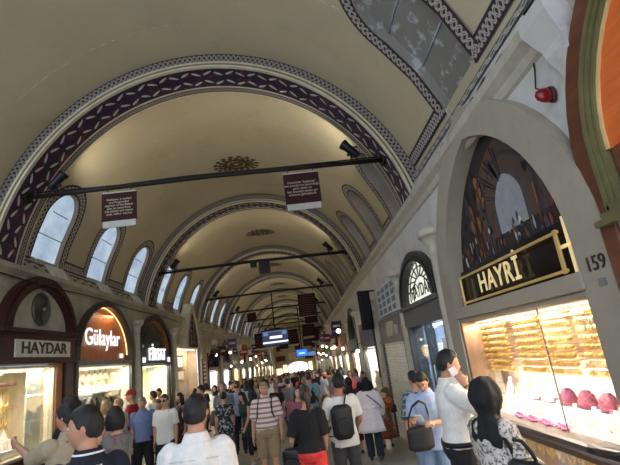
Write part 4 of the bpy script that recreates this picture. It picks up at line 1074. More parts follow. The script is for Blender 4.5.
    def glasses(s, mat, name='sunglasses'):
        mb = MB(); B = lambda x, y, z: s.hc + s.hr @ Vector((x, y, z))
        for sg in (-1, 1):
            mb.rings([[B(sg * .034 + .025 * k * math.cos(a), .098 - .012 * abs(math.cos(a) > 0) * 0 + dy - .0 , .006 + .018 * k * math.sin(a)) for a in [2 * PI * i / 14 for i in range(14)]] for k, dy in ((.8, .0), (1, -.002), (1, -.006), (.8, -.008))])
            mb.tube([B(sg * .058, .092, .012), B(sg * .08, .06, .012), B(sg * .082, -.01, .008)], .003, 6)
        mb.tube([B(-.012, .1, .01), B(.012, .1, .01)], .003, 6); s.small(name, mb, mat)
    def cap(s, mat):
        mb = MB()
        def hv(dx, dy, dz):
            k = 1.16 if dz > .18 - .1 * (dy < 0) else .9; return s.hc + s.hr @ (head_dir(dx, dy, dz) * k + Vector((0, 0, .006)))
        mb.rings(sphere_rings(hv, 28, 20)); me = mb.mesh('cap', []); s.put('cap', me, mat)
        mb = MB(); P = [(.078 * math.sin(t), .075 + .085 * math.cos(t), .028 + .008 * math.cos(t)) for t in [-1.5 + 3 * i / 12 for i in range(13)]]
        mb.rings([[s.hc + s.hr @ Vector((x * k, .07 + (y - .07) * k, z + dz)) for x, y, z in P] for k, dz in ((.2, 0), (1, 0), (1, .008), (.2, .008))], 0, False, True, False); s.small('cap_brim', mb, mat)
def bag_body(k, w, h, d, mat, name, label, cat, loc, rz, strap=None, round_=.4, extra=None, group=None):
    """soft bag: rounded box with a pocket and strap(s) given in bag space"""
    o = thing(name, label, cat, loc, rz, group); mb = MB(); R = []
    if k: o.scale = (k, k, k)
    for i in range(9):
        t = i / 8; k = min(1, .82 + .5 * math.sin(PI * t)); z = -h / 2 + h * t
        kk = .75 if i in (0, 8) else 1
        R.append(ring((0, 0, z), w / 2 * k * kk, d / 2 * k * kk, 18))
    mb.rings(R); me = mb.mesh('bag_body', [mat]); folds(me, .006, 14, w * 30); b = bpy.data.objects.new('bag_body', me); COL.objects.link(b); b.parent = o
    mb = MB(); mb.rings([ring((0, -d / 2 - dy, -h * .12 + z), w * .36 * k, .012 + .0 * k, 14, (Vector((1, 0, 0)), Vector((0, 0, 1)))) if False else [Vector((w * .34 * k * math.cos(a), -d / 2 + .012 - dy, -h * .14 + h * .26 * k * math.sin(a))) for a in [2 * PI * q / 16 for q in range(16)]] for dy, k in ((0, 1.05), (.025, 1), (.035, .85))]); pk = mb.mesh('pocket', [mat]); q = bpy.data.objects.new('pocket', pk); COL.objects.link(q); q.parent = o
    for st in (strap or []):
        mb = MB(); mb.tube(st, .016, 8, flat=.35); m = mb.mesh('strap', [M('strap webbing', (24, 24, 26), .7)]); q = bpy.data.objects.new('strap', m); COL.objects.link(q); q.parent = o
    return o
# ------------------------------------------------------------------ the named people
C = lambda n, rgb, **k: M(n, rgb, .85, 0, .08, 30, .15, **k)
NAVY = C('navy polo cloth', (22, 24, 40)); WHITEC = C('white shirt cloth', (226, 226, 220)); BEIGE = C('beige shirt cloth', (168, 156, 130)); BLK = C('black cloth', (22, 22, 24))
DKGREY = C('dark grey trousers', (62, 62, 64)); JEAN = C('dark jeans', (36, 42, 62)); LJEAN = C('light jeans', (120, 146, 176)); KHAKI = C('khaki cotton', (150, 130, 96)); RED = C('red jacket', (140, 32, 34))
BLUE = C('blue polo', (108, 124, 164)); CORAL = C('coral red trousers', (224, 66, 60)); MAUVE = C('mauve top', (150, 88, 96)); PINKW = C('pale pink tunic', (240, 220, 212)); TURQ = C('turquoise shirt', (128, 168, 172))
LBLUE = C('light blue shirt', (164, 182, 214)); MAROON = C('maroon cloth', (82, 26, 44)); COFFEE = C('beige scarf', (206, 190, 160)); GREEN = C('dark green cloth', (34, 52, 44)); GREY = C('grey shirt', (120, 122, 124)); CORT = C('coral shirt', (206, 92, 84))
STRIPE = m_stripes('pink striped cream knit', (222, 210, 198), (158, 120, 120), .075, .42)
PLAID = m_plaid('teal plaid', (44, 66, 82), (96, 128, 142), (190, 204, 206))
PRINT = m_print('black and white print', (34, 34, 40), (170, 170, 170), 18, .52)
FLOW = m_print('grey floral print', (126, 124, 124), (90, 92, 104), 12, .55, (176, 40, 66))
SNAKE = m_print('grey snake print', (206, 202, 194), (98, 96, 96), 38, .5)
ORNG = m_print('orange and green print', (150, 74, 36), (70, 84, 48), 10, .5, (196, 120, 60))
TEE = m_print('white tee with faint print', (222, 222, 216), (214, 214, 210), 9, .6)
walk = lambda a: dict(legL=((.02, a, -1), (0, a * .2 - .2, -1)), legR=((.02, -a, -1), (0, -a - .35, -1)))
# front, left: man in the navy polo, seen from behind turning his face to the left
p = Person(-1.31, 2.8, 48, 1.75, 'man in navy polo with pale-edged collar turning his face towards the mahogany shop window', 3, yaw=.8, fat=1.05)
p.hair('short', 'black', .009); p.face(); p.top(NAVY, 'short', .88, .018, collar=NAVY); p.trousers(JEAN); p.shoes()
mb = MB(); f = (p.rot @ Vector((1, 0, 0)), p.rot @ Vector((0, 1, 0))); mb.rings([ring(p.U((0, -.016, z)), a, b, 18, f) for z, a, b in ((1.496, .086, .08), (1.506, .081, .076))], 0, False); p.small('collar_stripe', mb, WHITEC)
mb = MB()
for i in range(6): mb.box(p.U((-.03 + .012 * i, -.116, 1.43)), (.008, .004, .012 + .004 * (i % 2)))
p.small('embroidery', mb, WHITEC)
# man reaching to the window
p = Person(-2.21, 4.4, 62, 1.76, 'man in beige shirt reaching his arm out to the mahogany shop window', 3, armL=((.0, .95, -.3), (.02, .9, .48)), armR=((.1, .1, -1), (0, .3, -1)), yaw=.25, handL=.7, lean=.06)
p.hair('short', 'black', .014); p.face(); p.top(BEIGE, 'half', .86, .022, collar=BEIGE); p.trousers(DKGREY); p.shoes()
ST = M('brown leather', (84, 48, 36), .5); o = thing('shoulder_bag', 'dark red shoulder bag on a brown strap worn by the man reaching to the window', 'bag', p.W((-.16, .06, .95)), math.radians(62))
mb = MB(); mb.rings([ring((0, 0, z), a, b) for z, a, b in ((-.13, .09, .04), (-.1, .12, .05), (.1, .115, .05), (.13, .09, .03))]); x = mb.mesh('bag_body', [MAROON]); b = bpy.data.objects.new('bag_body', x); COL.objects.link(b); b.parent = o
mb = MB(); mb.tube([(.02, .09, .12), (.12, .1, .28), (.26, .06, .46), (.30, -.06, .53), (.26, -.2, .46), (.1, -.23, .26), (-.03, -.14, .12)], .014, 8, flat=.4); x = mb.mesh('strap', [ST]); b = bpy.data.objects.new('strap', x); COL.objects.link(b); b.parent = o
p = Person(-2.66, 5.3, 80, 1.83, 'dark haired man half hidden behind the man in the beige shirt', 2, yaw=.1); p.hair('short', 'black', .014); p.face(); p.top(BLK, 'short'); p.trousers(JEAN); p.shoes()
# white shirt seen from behind
p = Person(-.75, 3.1, 4, 1.73, 'man in plain white shirt with short black hair, seen from behind in front', 3, yaw=-.05)
p.hair('short', 'black', .008); p.face(); p.top(WHITEC, 'long', .86, .02, collar=WHITEC, amp=.007); p.trousers(BLK); p.shoes()
mb = MB(); mb.tube([p.U((x, -.135 + abs(x) * .12, 1.375 + .0 * x)) for x in (-.15, -.08, 0, .08, .15)], .0025, 6); p.small('yoke_seam', mb, C('seam', (190, 190, 184)))
# left shop front
p = Person(-2.13, 5.2, 75, 1.66, 'black haired woman in grey and red flowered top by the shop windows', 2, fem=True, skin=0); p.hair('bob', 'black', .016); p.face(); p.top(FLOW, 'short', .8, .02); p.trousers(BLK); p.shoes()
p = Person(-3.63, 8.5, 70, 1.72, 'fair haired person in pinkish top looking into the orange panelled shop window', 2, fem=True, skin=0); p.hair('bob', 'fair', .012); p.top(C('dusty pink', (196, 160, 150)), 'short'); p.trousers(LJEAN); p.shoes()
p = Person(-3.66, 9.1, 80, 1.72, 'bald man in pale top looking into the orange panelled shop window', 2, skin=0); p.hair('balding', 'fair', .008); p.top(C('off white cotton', (204, 198, 186)), 'short'); p.trousers(KHAKI); p.shoes()
p = Person(-3.83, 10.2, 100, 1.84, 'man in red cap and red jacket beside the orange panelled shop window', 2, armL=((.1, .3, -1), (-.1, .8, -.5)), armR=((.1, .2, -1), (-.3, .9, -.3))); p.hair('short', 'grey', .006); p.face(); p.cap(C('red cap', (160, 28, 34))); p.top(RED, 'long', .84, .026); p.trousers(JEAN); p.shoes()
p = Person(-3.24, 9.2, 205, 1.70, 'grey haired man in blue polo shirt looking down', 2, yaw=-.3, nod=-.3, fat=1.12, **walk(.12)); p.hair('short', 'grey', .008); p.face(); p.top(BLUE, 'short', .92, .018, collar=BLUE); p.trousers(BLK); p.shoes()
p = Person(-2.72, 8.9, 172, 1.69, 'man in white tee and dark sunglasses walking towards us', 2, fat=1.02, **walk(.15)); p.hair('short', 'brown', .008); p.face(); p.glasses(BLACK); p.top(TEE, 'short', .86, .022); p.trousers(JEAN); p.shoes()
p = Person(-3.35, 10.6, 150, 1.55, 'person glimpsed behind the man in white tee and sunglasses', 1); p.hair('short', 'brown', .01); p.top(C('taupe', (130, 112, 100)), 'short'); p.trousers(BLK); p.shoes()
p = Person(-4.5, 14.2, 150, 1.8, 'dark haired man in dark top standing against the window under the neon sign', 1); p.hair('short', 'black'); p.top(C('umber tee', (96, 80, 66)), 'short'); p.trousers(BLK); p.shoes()
p = Person(-3.95, 12.0, 60, 1.76, 'man in white shirt facing the window under the neon sign', 1, yaw=.3); p.hair('short', 'black'); p.top(WHITEC, 'long'); p.trousers(BLK); p.shoes()
p = Person(-3.0, 11.0, 140, 1.64, 'black haired woman in dark patterned dress by the frame stall', 1, fem=True); p.hair('long', 'black'); p.top(m_print('dark rust print', (40, 30, 34), (120, 70, 60), 16, .55), 'short', .9); p.skirt(MATS['dark rust print'], 1.0, .45, .24); p.shoes()
p = Person(-2.54, 11.2, 120, 1.74, 'dark haired man in slate blue shirt behind the plain white shirt', 1); p.hair('short', 'black'); p.top(C('slate blue', (70, 80, 110)), 'short'); p.trousers(BLK); p.shoes()
p = Person(-2.0, 11.1, 178, 1.75, 'tall grey haired man in grey shirt behind the woman in printed dress', 2, fat=1.1); p.hair('short', 'grey', .008); p.face(); p.top(GREY, 'short', .88); p.trousers(DKGREY); p.shoes()
p = Person(-1.86, 10.3, 10, 1.55, 'black haired woman in black and white printed calf length dress, seen from behind', 2, fem=True, nod=-.25, fat=1.12); p.hair('bun', 'black', .012); p.top(PRINT, 'short', .9, .022, 'dress_bodice'); p.skirt(PRINT, 1.05, .36, .25); p.shoes(SHOE)
p = Person(-1.8, 12.0, 5, 1.74, 'man in light blue shirt and dark jeans standing with his back to us', 1); p.hair('short', 'brown'); p.top(LBLUE, 'short', .9, .02); p.trousers(JEAN); p.shoes()
p = Person(-1.35, 10.4, 140, 1.55, 'woman in dark green tunic and black leggings striding behind the striped shirt', 2, fem=True, lean=.25, armL=((.2, .3, -1), (.1, .6, -.8)), armR=((.1, -.3, -1), (.1, .1, -1)), **walk(.28)); p.hair('long', 'black', .012); p.top(GREEN, 'none', .84, .02, 'tunic'); p.skirt(GREEN, 1.0, .66, .22, 'tunic_skirt'); p.trousers(BLK, .8, .006, 'leggings'); p.shoes(SNEAK)
p = Person(-.72, 7.8, 176, 1.71, 'balding man in pink striped cream shirt and khaki shorts with rucksack straps', 3, fat=1.16, nod=-.18, armL=((.22, .02, -1), (.05, .25, -1)), armR=((.22, -.05, -1), (.05, .2, -1)), skin=1, **walk(.1)); p.hair('balding', 'grey', .007); p.face(); p.top(STRIPE, 'elbow', .88, .024, collar=STRIPE); p.trousers(KHAKI, .43, .03, 'shorts'); p.shoes(SNEAK)
pk = p
p = Person(-.24, 8.2, 190, 1.55, 'brown haired woman in mauve top tilting her head to the side', 2, fem=True, side=-.12, skin=0, **walk(.15)); p.hair('long', 'brown', .012); p.face(); p.top(MAUVE, 'half', .84, .018); p.trousers(BLK); p.shoes()
p = Person(-.03, 5.6, -12, 1.62, 'woman in black lace top and coral red trousers, seen from behind', 3, fem=True, yaw=.35, armL=((.3, -.1, -1), (.1, .5, -.8)), armR=((.2, .1, -1), (-.2, .5, -.8)), **walk(.08)); p.hair('pony', 'brown', .012); p.top(BLK, 'elbow', .97, .022); p.trousers(CORAL, 1, .012, top=1.0); p.shoes(SNEAK)
bag_body(.926, .27, .28, .11, M('black handbag leather', (20, 20, 22), .4), 'handbag', 'black crossbody handbag at the hip of the woman in coral trousers', 'bag', p.W((-.24, -.03, .88)), math.radians(-12), [[(.02, 0, .12), (.1, -.05, .3), (.24, -.09, .5), (.34, -.06, .58), (.38, .02, .585), (.32, .12, .53), (.16, .15, .3), (.0, .05, .13)]])
p = Person(.06, 11.0, 2, 1.74, 'man in turquoise shirt with crossed black rucksack straps on his back', 2); p.hair('short', 'brown', .008); p.top(TURQ, 'short', .88, .02); p.trousers(C('blue denim shorts', (96, 116, 150)), .6, .024, 'shorts'); p.shoes(SNEAK); tq = p
p = Person(.42, 6.2, 8, 1.69, 'man in white tee and dark grey trousers carrying a black sling rucksack', 3, yaw=.2, skin=2, armL=((.3, .0, -1), (.1, .45, -.8)), armR=((.3, .1, -1), (-.15, .7, -.55)), **walk(.06)); p.hair('short', 'black', .007); p.face(); p.top(TEE, 'short', .84, .022); p.trousers(DKGREY, 1, .014); p.shoes(); wt = p
bag_body(.966, .29, .42, .15, M('black nylon', (26, 26, 28), .6), 'rucksack', 'black sling rucksack on the back of the man in white tee', 'bag', wt.W((-.05, -.215, 1.16)), math.radians(8), [[(.06, .05, .2), (.1, .08, .3), (.12, .17, .36), (.13, .28, .34), (.12, .37, .22), (.02, .41, .0), (-.14, .34, -.14), (-.2, .2, -.18), (-.13, .05, -.17)]])
p = Person(.91, 10.0, 5, 1.52, 'woman in maroon headscarf and dark coat walking away', 2, fem=True); p.scarf(C('dark plum scarf', (44, 22, 32))); p.top(MAROON, 'long', .8, .03, 'coat'); p.skirt(MAROON, 1.0, .3, .2, 'coat_skirt'); p.shoes()
p = Person(1.18, 9.2, -6, 1.5, 'woman in black headscarf and pale pink tunic over dark trousers', 3, fem=True, fat=1.15, armL=((.4, .1, -1), (.1, .5, -.8)), armR=((.4, .1, -1), (.0, .5, -.8)), **walk(.1)); p.scarf(BLK, .26, .022); p.top(PINKW, 'long', 1.1, .04, 'tunic', loose=.02, amp=.012); p.skirt(PINKW, 1.4, .6, .31, 'tunic_skirt'); p.trousers(C('dark navy trousers', (28, 30, 44)), 1, .03); p.shoes(); pw = p
p = Person(1.62, 10.3, -10, 1.44, 'woman in beige headscarf and long orange and green printed dress', 2, fem=True); p.scarf(COFFEE, .3, .022); p.top(ORNG, 'long', .8, .03, 'dress_bodice'); p.skirt(ORNG, 1.05, .22, .25); p.shoes(); ow = p
p = Person(1.5, 6.4, 20, 1.6, 'man in teal plaid shirt standing behind the man reading his phone', 2, armL=((.35, -.1, -1), (.1, .1, -1))); p.hair('short', 'black', .01); p.top(PLAID, 'rolled', .84, .024); p.trousers(LJEAN); p.shoes()
p = Person(1.36, 5.35, 150, 1.64, 'man in light blue shirt and pale jeans bent over his phone', 3, nod=-.55, yaw=.1, lean=.06, armL=((.15, .25, -1), (-.35, .9, .15)), armR=((.15, .35, -1), (-.35, .9, .25)), handL=.6, handR=.6); p.hair('short', 'black', .011); p.face(); p.top(LBLUE, 'short', .84, .022, collar=LBLUE); p.trousers(LJEAN); p.shoes(); bp = p
p = Person(1.30, 4.2, -100, 1.81, 'man in white shirt with dark tie holding a phone to his ear', 3, yaw=.1, nod=-.12, fat=1.1, armR=((.35, .75, -.55), (-.44, -.36, .81)), armL=((.15, .1, -1), (-.75, .75, -.05)), handL=.5, handR=.75, skin=1); p.hair('short', 'black', .012); p.face(); p.top(WHITEC, 'half', .97, .022, collar=WHITEC); p.trousers(C('black trousers', (24, 24, 28)), 1, .018, top=1.05); p.belt(BLACK, 1.0, .03); p.glasses(M('thin glasses', (60, 52, 44), .3, .5), 'glasses') if False else None; p.shoes(); ph = p
mb = MB(); mb.rings([[ph.U((x, y + .0, z)) for x, y, z in ((-w, d, zz), (w, d, zz), (w, d + .006, zz), (-w, d + .006, zz))] for zz, w, d in ((1.46, .018, .075), (1.43, .02, .115), (1.3, .028, .158), (1.1, .036, .158), (1.06, .01, .155))], 0, True, False); ph.small('tie', mb, C('dark green tie', (30, 40, 38)))
mb = MB(); sh, el, wr = ph.arms[1]; d = (wr - el).normalized(); mb.rings([ring(wr - d * .03 + d * q, .033, .033, 14, (d.orthogonal().normalized(), d.cross(d.orthogonal()).normalized())) for q in (0, .012)], 0, False); ph.small('wristwatch', mb, M('watch strap', (110, 60, 40), .5))
def phone(loc, rot, label):
    o = thing('mobile_phone', label, 'phone', loc); o.rotation_euler = rot
    mb = MB(); mb.box((0, 0, 0), (.07, .009, .142)); mb.build('case', M('pale phone case', (226, 226, 226), .3), o, .003, (0, 0, 0)); mb = MB(); mb.box((0, -.0052, 0), (.062, .0015, .125)); mb.build('screen', M('phone glass', (16, 18, 24), .08), o, 0, (0, 0, 0))
wr = ph.arms[-1][2]; phone(ph.W(ph.arms[1][2] + (ph.arms[1][2] - ph.arms[1][1]).normalized() * .1 + Vector((-.035, -.02, .0))), (.1, .3, math.radians(-100 - 75)), 'pale mobile phone held to the ear of the man in white shirt')
hL = (bp.arms[-1][2] + bp.arms[1][2]) / 2; phone(bp.W(hL + Vector((0, .1, .05))), (-.9, 0, math.radians(150)), 'mobile phone read by the man in light blue shirt')
bag_body(.937, .31, .27, .12, M('black nylon'), 'messenger_bag', 'black messenger bag on the shoulder of the man in light blue shirt', 'bag', bp.W((.1, .2, .99)), math.radians(150 + 30), [[(-.12, 0, .13), (-.14, .02, .24), (-.1, .1, .38), (-.02, .15, .43), (.06, .1, .37), (.11, .03, .24), (.12, 0, .13)]])
p = Person(1.36, 3.55, -62, 1.52, 'woman in bunched black headscarf and grey snake print jacket at the bangle window', 3, fem=True, armL=((.25, .3, -1), (.0, .9, -.3)), armR=((.25, .15, -1), (-.2, .9, -.4)), fat=1.1); p.scarf(BLK, .24, .06, lumps=.03); p.top(SNAKE, 'long', .78, .03, 'jacket', amp=.012); p.trousers(BLK); p.shoes(); sn = p
bag_body(.869, .36, .3, .14, M('black handbag leather'), 'handbag', 'black handbag on the shoulder of the woman in snake print jacket', 'bag', sn.W((.3, -.04, 1.04)), math.radians(-62), [[(-.1, .0, .12), (-.09, -.04, .22), (-.08, -.1, .31), (-.06, -.16, .33)], [(.1, .0, .12), (.09, -.04, .22), (.07, -.1, .31), (.04, -.16, .33)]])
# rucksack of the striped man and of the man in turquoise
bag_body(.977, .28, .42, .14, M('black nylon'), 'rucksack', 'black rucksack worn by the man in striped shirt', 'bag', pk.W((0, -.24, 1.2)), math.radians(176), [[(q * .09, .04, .18), (q * .1, .12, .27), (q * .11, .24, .28), (q * .115, .36, .18), (q * .125, .4, .04), (q * .16, .32, -.1), (q * .15, .1, -.16)] for q in (-1, 1)])
mb = MB(); o = thing('rucksack', 'slim black rucksack with crossed straps on the turquoise shirt', 'bag', tq.W((0, -.15, 1.22)), math.radians(2)); o.scale = (.99, .99, .99); mb.rings([ring((0, -.04, z), a, .04) for z, a in ((-.17, .07), (-.14, .1), (.06, .1), (.1, .06))]); x = mb.mesh('bag_body', [M('black nylon')]); b = bpy.data.objects.new('bag_body', x); COL.objects.link(b); b.parent = o
for q in (-1, 1): mb = MB(); mb.tube([(q * .17, .08, -.14), (q * .1, -.0, -.02), (0, -.02, .06), (-q * .08, .02, .16), (-q * .11, .1, .225), (-q * .12, .2, .2)], .02, 8, flat=.4); x = mb.mesh('strap', [M('black nylon')]); b = bpy.data.objects.new('strap', x); COL.objects.link(b); b.parent = o
bag_body(.823, .2, .2, .08, M('black nylon'), 'shoulder_bag', 'small black bag on the side of the woman in printed orange dress', 'bag', ow.W((.26, .02, .92)), math.radians(-10), [[(-.02, 0, .1), (-.1, -.08, .3), (-.25, -.13, .5), (-.36, -.05, .57), (-.34, .06, .53), (-.18, .12, .3), (.0, .03, .1)]])
o = thing('shoulder_strap_bag', 'small grey bag on a strap across the pale pink tunic', 'bag', pw.W((.3, .1, .9)), math.radians(-6)); o.scale = (.857, .857, .857); mb = MB(); mb.rings([ring((0, 0, z), a, .03) for z, a in ((-.09, .06), (-.07, .08), (.07, .08), (.09, .05))]); x = mb.mesh('bag_body', [M('grey canvas', (110, 110, 116), .8)]); b = bpy.data.objects.new('bag_body', x); COL.objects.link(b); b.parent = o
mb = MB(); mb.tube([(0, 0, .08), (-.06, -.3, .24), (-.22, -.31, .4), (-.38, -.22, .54), (-.42, -.1, .56), (-.3, .06, .46)], .016, 8, flat=.4); x = mb.mesh('strap', [M('grey canvas')]); b = bpy.data.objects.new('strap', x); COL.objects.link(b); b.parent = o
# ------------------------------------------------------------------ the crowd farther down
rnd = random.Random(11); protos = []
for i in range(9):
    fem = i % 3 == 1; a = (.05, .16, .1, .2, .0, .12, .18, .08, .14)[i]
    p = Person(0, 0, 0, 1.75, 'proto', 0, fem=fem, seed=i, **walk(a))
    if i == 7: p.scarf(BLK)
    else: p.hair(('short', 'long', 'short', 'short', 'bob', 'balding', 'short', '', 'pony')[i], 'black', .012)
    p.top(WHITEC, 'long' if i in (2, 7) else 'short', .86, .02)
    if i in (4, 7): p.skirt(BLK, 1.0, .4, .24, 'skirt')
    else: p.trousers(BLK, .56 if i == 5 else 1)
    p.shoes(); protos.append(p.root)
TOPS = [('white', WHITEC, 5), ('black', BLK, 4), ('navy', NAVY, 3), ('light blue', LBLUE, 3), ('grey', GREY, 3), ('coral', CORT, 1), ('beige', BEIGE, 2), ('turquoise', TURQ, 1), ('maroon', MAROON, 1)]
bag_ = [t for t in TOPS for _ in range(t[2])]
spots = [(1.55, 16.0, 'coral', 1.6, 175, 'pedestrian in a coral shirt far off by the right hand shops'), (1.85, 16.6, 'light blue', 1.62, 10, 'pedestrian in light blue beside the coral shirt')]
pts = [(-.58, 6.2)]
tries = 0
while len(spots) < 185 and tries < 6000:
    tries += 1
    y = 11.8 + 40 * rnd.random() ** 1.5; lim = (-4.3, 1.6)
    x = rnd.uniform(*lim)
    if y < 12.3 and x < -.5: continue
    if y < 13.2 and (abs(x + 1.8) < .6 or abs(x - .06) < .6 or x < -3.0): continue
    if y < 14.6 and x < -3.6: continue
    if any((x - a) ** 2 + (y - b) ** 2 < .42 for a, b, *_ in spots): continue
    zone = 'middle' if y < 20 else ('far' if y < 32 else 'farthest')
    c = rnd.choice(bag_)[0]
    spots.append((x, y, c, rnd.uniform(1.56, 1.8), rnd.choice((0, 0, 180, 180, 170, -10, 15, 90, -80)) + rnd.uniform(-15, 15), None))
MT = {t[0]: t[1] for t in TOPS}
for i, (x, y, c, h, hd, lab) in enumerate(spots):
    k = rnd.randrange(len(protos)); src = protos[k]
    o = copy_tree(src); o.location = (x, y, gz(y)); o.rotation_euler.z = math.radians(hd); s_ = h / 1.75; o.scale = (s_, s_, s_)
    kind = 'woman' if k in (1, 4, 7, 8) else 'man'
    zone = 'middle of the street' if y < 20 else ('far crowd' if y < 32 else 'farthest crowd')
    tag(o, lab or 'small %s in %s top within the %s' % (kind, c, zone), 'person', 'people in the distant crowd')
    bot = rnd.choice((BLK, JEAN, DKGREY, KHAKI, LJEAN)); hc = rnd.choice(('black', 'black', 'brown', 'brown', 'grey', 'fair')); sk = rnd.choice(SKIN)
    for ch in o.children:
        nm = ch.name.split('.')[0]
        m = {'shirt': MT[c], 'trousers': bot, 'skirt': bot, 'hair': HAIR[hc], 'body': sk}.get(nm)
        if m and ch.material_slots: ch.material_slots[0].link = 'OBJECT'; ch.material_slots[0].material = m
for r in protos:
    for ch in list(r.children): bpy.data.objects.remove(ch)
    bpy.data.objects.remove(r)
# ------------------------------------------------------------------ things hung across and along the street
BROWN = M('brown notice board', (52, 18, 18), .95); STRIPW = M('pale board strip', (176, 174, 164), .6); TXT = M('cream notice lettering', (196, 180, 160), .6)
RZ = 5.25
def half(z): return RA * math.sqrt(1 - ((z - ZS) / RB) ** 2)
for i, yr in enumerate(RIBS):
    y = yr + .3; hw = half(RZ) + .02
    o = thing('tie_rod', '%s iron tie rod from here, spanning the vault at the %s painted rib' % (ORD[i], ORD[i]), 'tie rod', (XC, y, RZ), 0, 'tie rods across the vault')
    mb = MB(); mb.tube([(-hw, 0, -.02), (-hw * .5, 0, -.0), (0, 0, .02), (hw * .5, 0, .0), (hw, 0, -.02)], .045, 8); mb.build('rod', IRON, o, 0, (0, 0, 0))
    for q in (-1, 1):
        mb = MB(); mb.lathe([(.11, -.03), (.11, .03)], (0, 0, 0), 12); w = mb.build('wall_plate', IRON, o, 0, (0, 0, 0)); w.location = (q * (hw - .02), 0, -.02); w.rotation_euler = (0, PI / 2, 0)
    mb = MB(); mb.tube([(-hw, 0, .06), (-hw * .5, .03, .05), (-.4, 0, .075), (hw * .4, .02, .06), (hw, 0, .05)], .014, 5); mb.build('cable', BLACK, o, 0, (0, 0, 0))
    if i < 7:
        for q in (-1, 1):
            xx = q * (hw - (.62 if q > 0 else .55)); o = thing('spotlight', 'black spotlight at the %s end of the %s tie rod' % ('right' if q > 0 else 'left', ORD[i]), 'spotlight', (XC + xx, y, RZ + .06), 0, 'spotlights on the tie rods')
            mb = MB(); mb.tube([(0, 0, -.06), (0, 0, .1)], .02, 6); mb.box((0, 0, .1), (.16, .05, .03)); mb.build('bracket', BLACK, o, 0, (0, 0, 0))
            R = Matrix.Rotation(q * -.75, 3, 'Y'); mb = MB(); c = Vector((0, 0, .2)); R_ = []
            for z, r in ((-.2, .05), (-.17, .075), (.1, .085), (.14, .1), (.2, .1)): R_.append([c + R @ Vector((r * math.cos(a), r * math.sin(a), z)) for a in [2 * PI * k / 14 for k in range(14)]])
            mb.rings(R_); mb.build('housing', BLACK, o, 0, (0, 0, 0))
            mb = MB(); mb.poly([c + R @ Vector((.08 * math.cos(a), .08 * math.sin(a), .203)) for a in [2 * PI * k / 14 for k in range(14)]]); mb.build('lens', m_emit('spot lens', (255, 236, 200), 1.0) if 'spot lens' not in MATS else MATS['spot lens'], o, 0, (0, 0, 0))
            if i < 6:
                d = R @ Vector((0, 0, 1)); p = Vector((XC + xx, y + .75, RZ + .2)) + d * .25
                lamp('SPOT', p, (85 if q > 0 else 50), (1, .9, .76), .2, None, p + d + Vector((0, .9 if i % 2 == 0 else .7, .1)), 2.3)
def board(x0, x1, z0, z1, y, lines, label, side=None, strip=.12):
    cx = (x0 + x1) / 2; o = thing('notice_board', label, 'sign', (cx, y, z0), 0, 'brown notice boards under the tie rods')
    mb = MB(); mb.span((x0, y - .015, z0 + strip), (x1, y + .015, z1)); mb.build('panel', BROWN, o)
    mb = MB(); mb.span((x0 + .02, y - .012, z0), (x1 - .02, y + .012, z0 + strip)); mb.build('lower_strip', STRIPW, o)
    mb = MB(); mb.span((x0, y - .012, z1), (x1, y + .012, z1 + .025)); mb.build('top_rail', STRIPW, o)
    for q in (x0 + .1, x1 - .1): mb = MB(); mb.tube([(q, y, z1), (q, y, RZ)], .008, 5); mb.build('hanger', IRON, o)
    if isinstance(lines, int):
        mb = MB()
        for k in range(lines):
            zz = z1 - (z1 - z0) * (k + 1) / (lines + 1); w = (x1 - x0) * (.3 + .08 * ((k * 5) % 3)); mb.span((cx - w, y - .018, zz - .012), (cx + w, y - .016, zz + .012))
        mb.build('lettering', M('faded notice lettering', (112, 84, 74), .9), o)
    elif lines:
        n = len(lines); h = (z1 - z0 - strip); sz = min(h / (n + 3) * .95, (x1 - x0) / 11)
        tx = text('lettering', '\n'.join(lines), sz, TXT, (1, 0, 0), (cx, y - .018, z0 + strip + h / 2), o, .002)
board(-3.36, -2.73, 4.44, 5.1, 7.62, ['Bedesten, a vaulted', 'and fireproofed', 'segment of the Bazaar', 'gets its name from', 'bez (cloth) and means', 'cloth sellers\' market'], 'brown English notice board at left under the first tie rod')
board(.0, .67, 4.38, 5.1, 7.62, ['Osmanlıda "bedesten"', 'bez satıcılarının bulunduğu', 'yerin adıdır ve', 'bez (kumaş) satılan yer', 'anlamına gelmektedir'], 'brown Turkish notice board at right under the first tie rod')
board(.04, .98, 3.74, 4.92, 23.1, 9, 'tall brown notice board under the third tie rod', strip=.02)
board(-3.57, -2.94, 4.44, 5.1, 30.8, [], 'small brown notice board at left under the fourth tie rod', strip=.02)
board(.4, 1.3, 3.9, 4.9, 31.2, [], 'brown notice board half behind the tall one', strip=.02)
for i, y in enumerate((38.8, 46.6, 54.3, 62.1, 69.9)):
    for j, x in enumerate((-4.0, -2.7, -1.2, .2, 1.2)): board(x, x + .9 + .1 * (j % 2), 2.7 + .25 * ((i + j * 2) % 4), 4.1 + .3 * (j % 2), y - .1, 4 + j % 3, '%s board from left hanging under the %s tie rod' % (ORD[j], ORD[4 + i]), strip=.15)
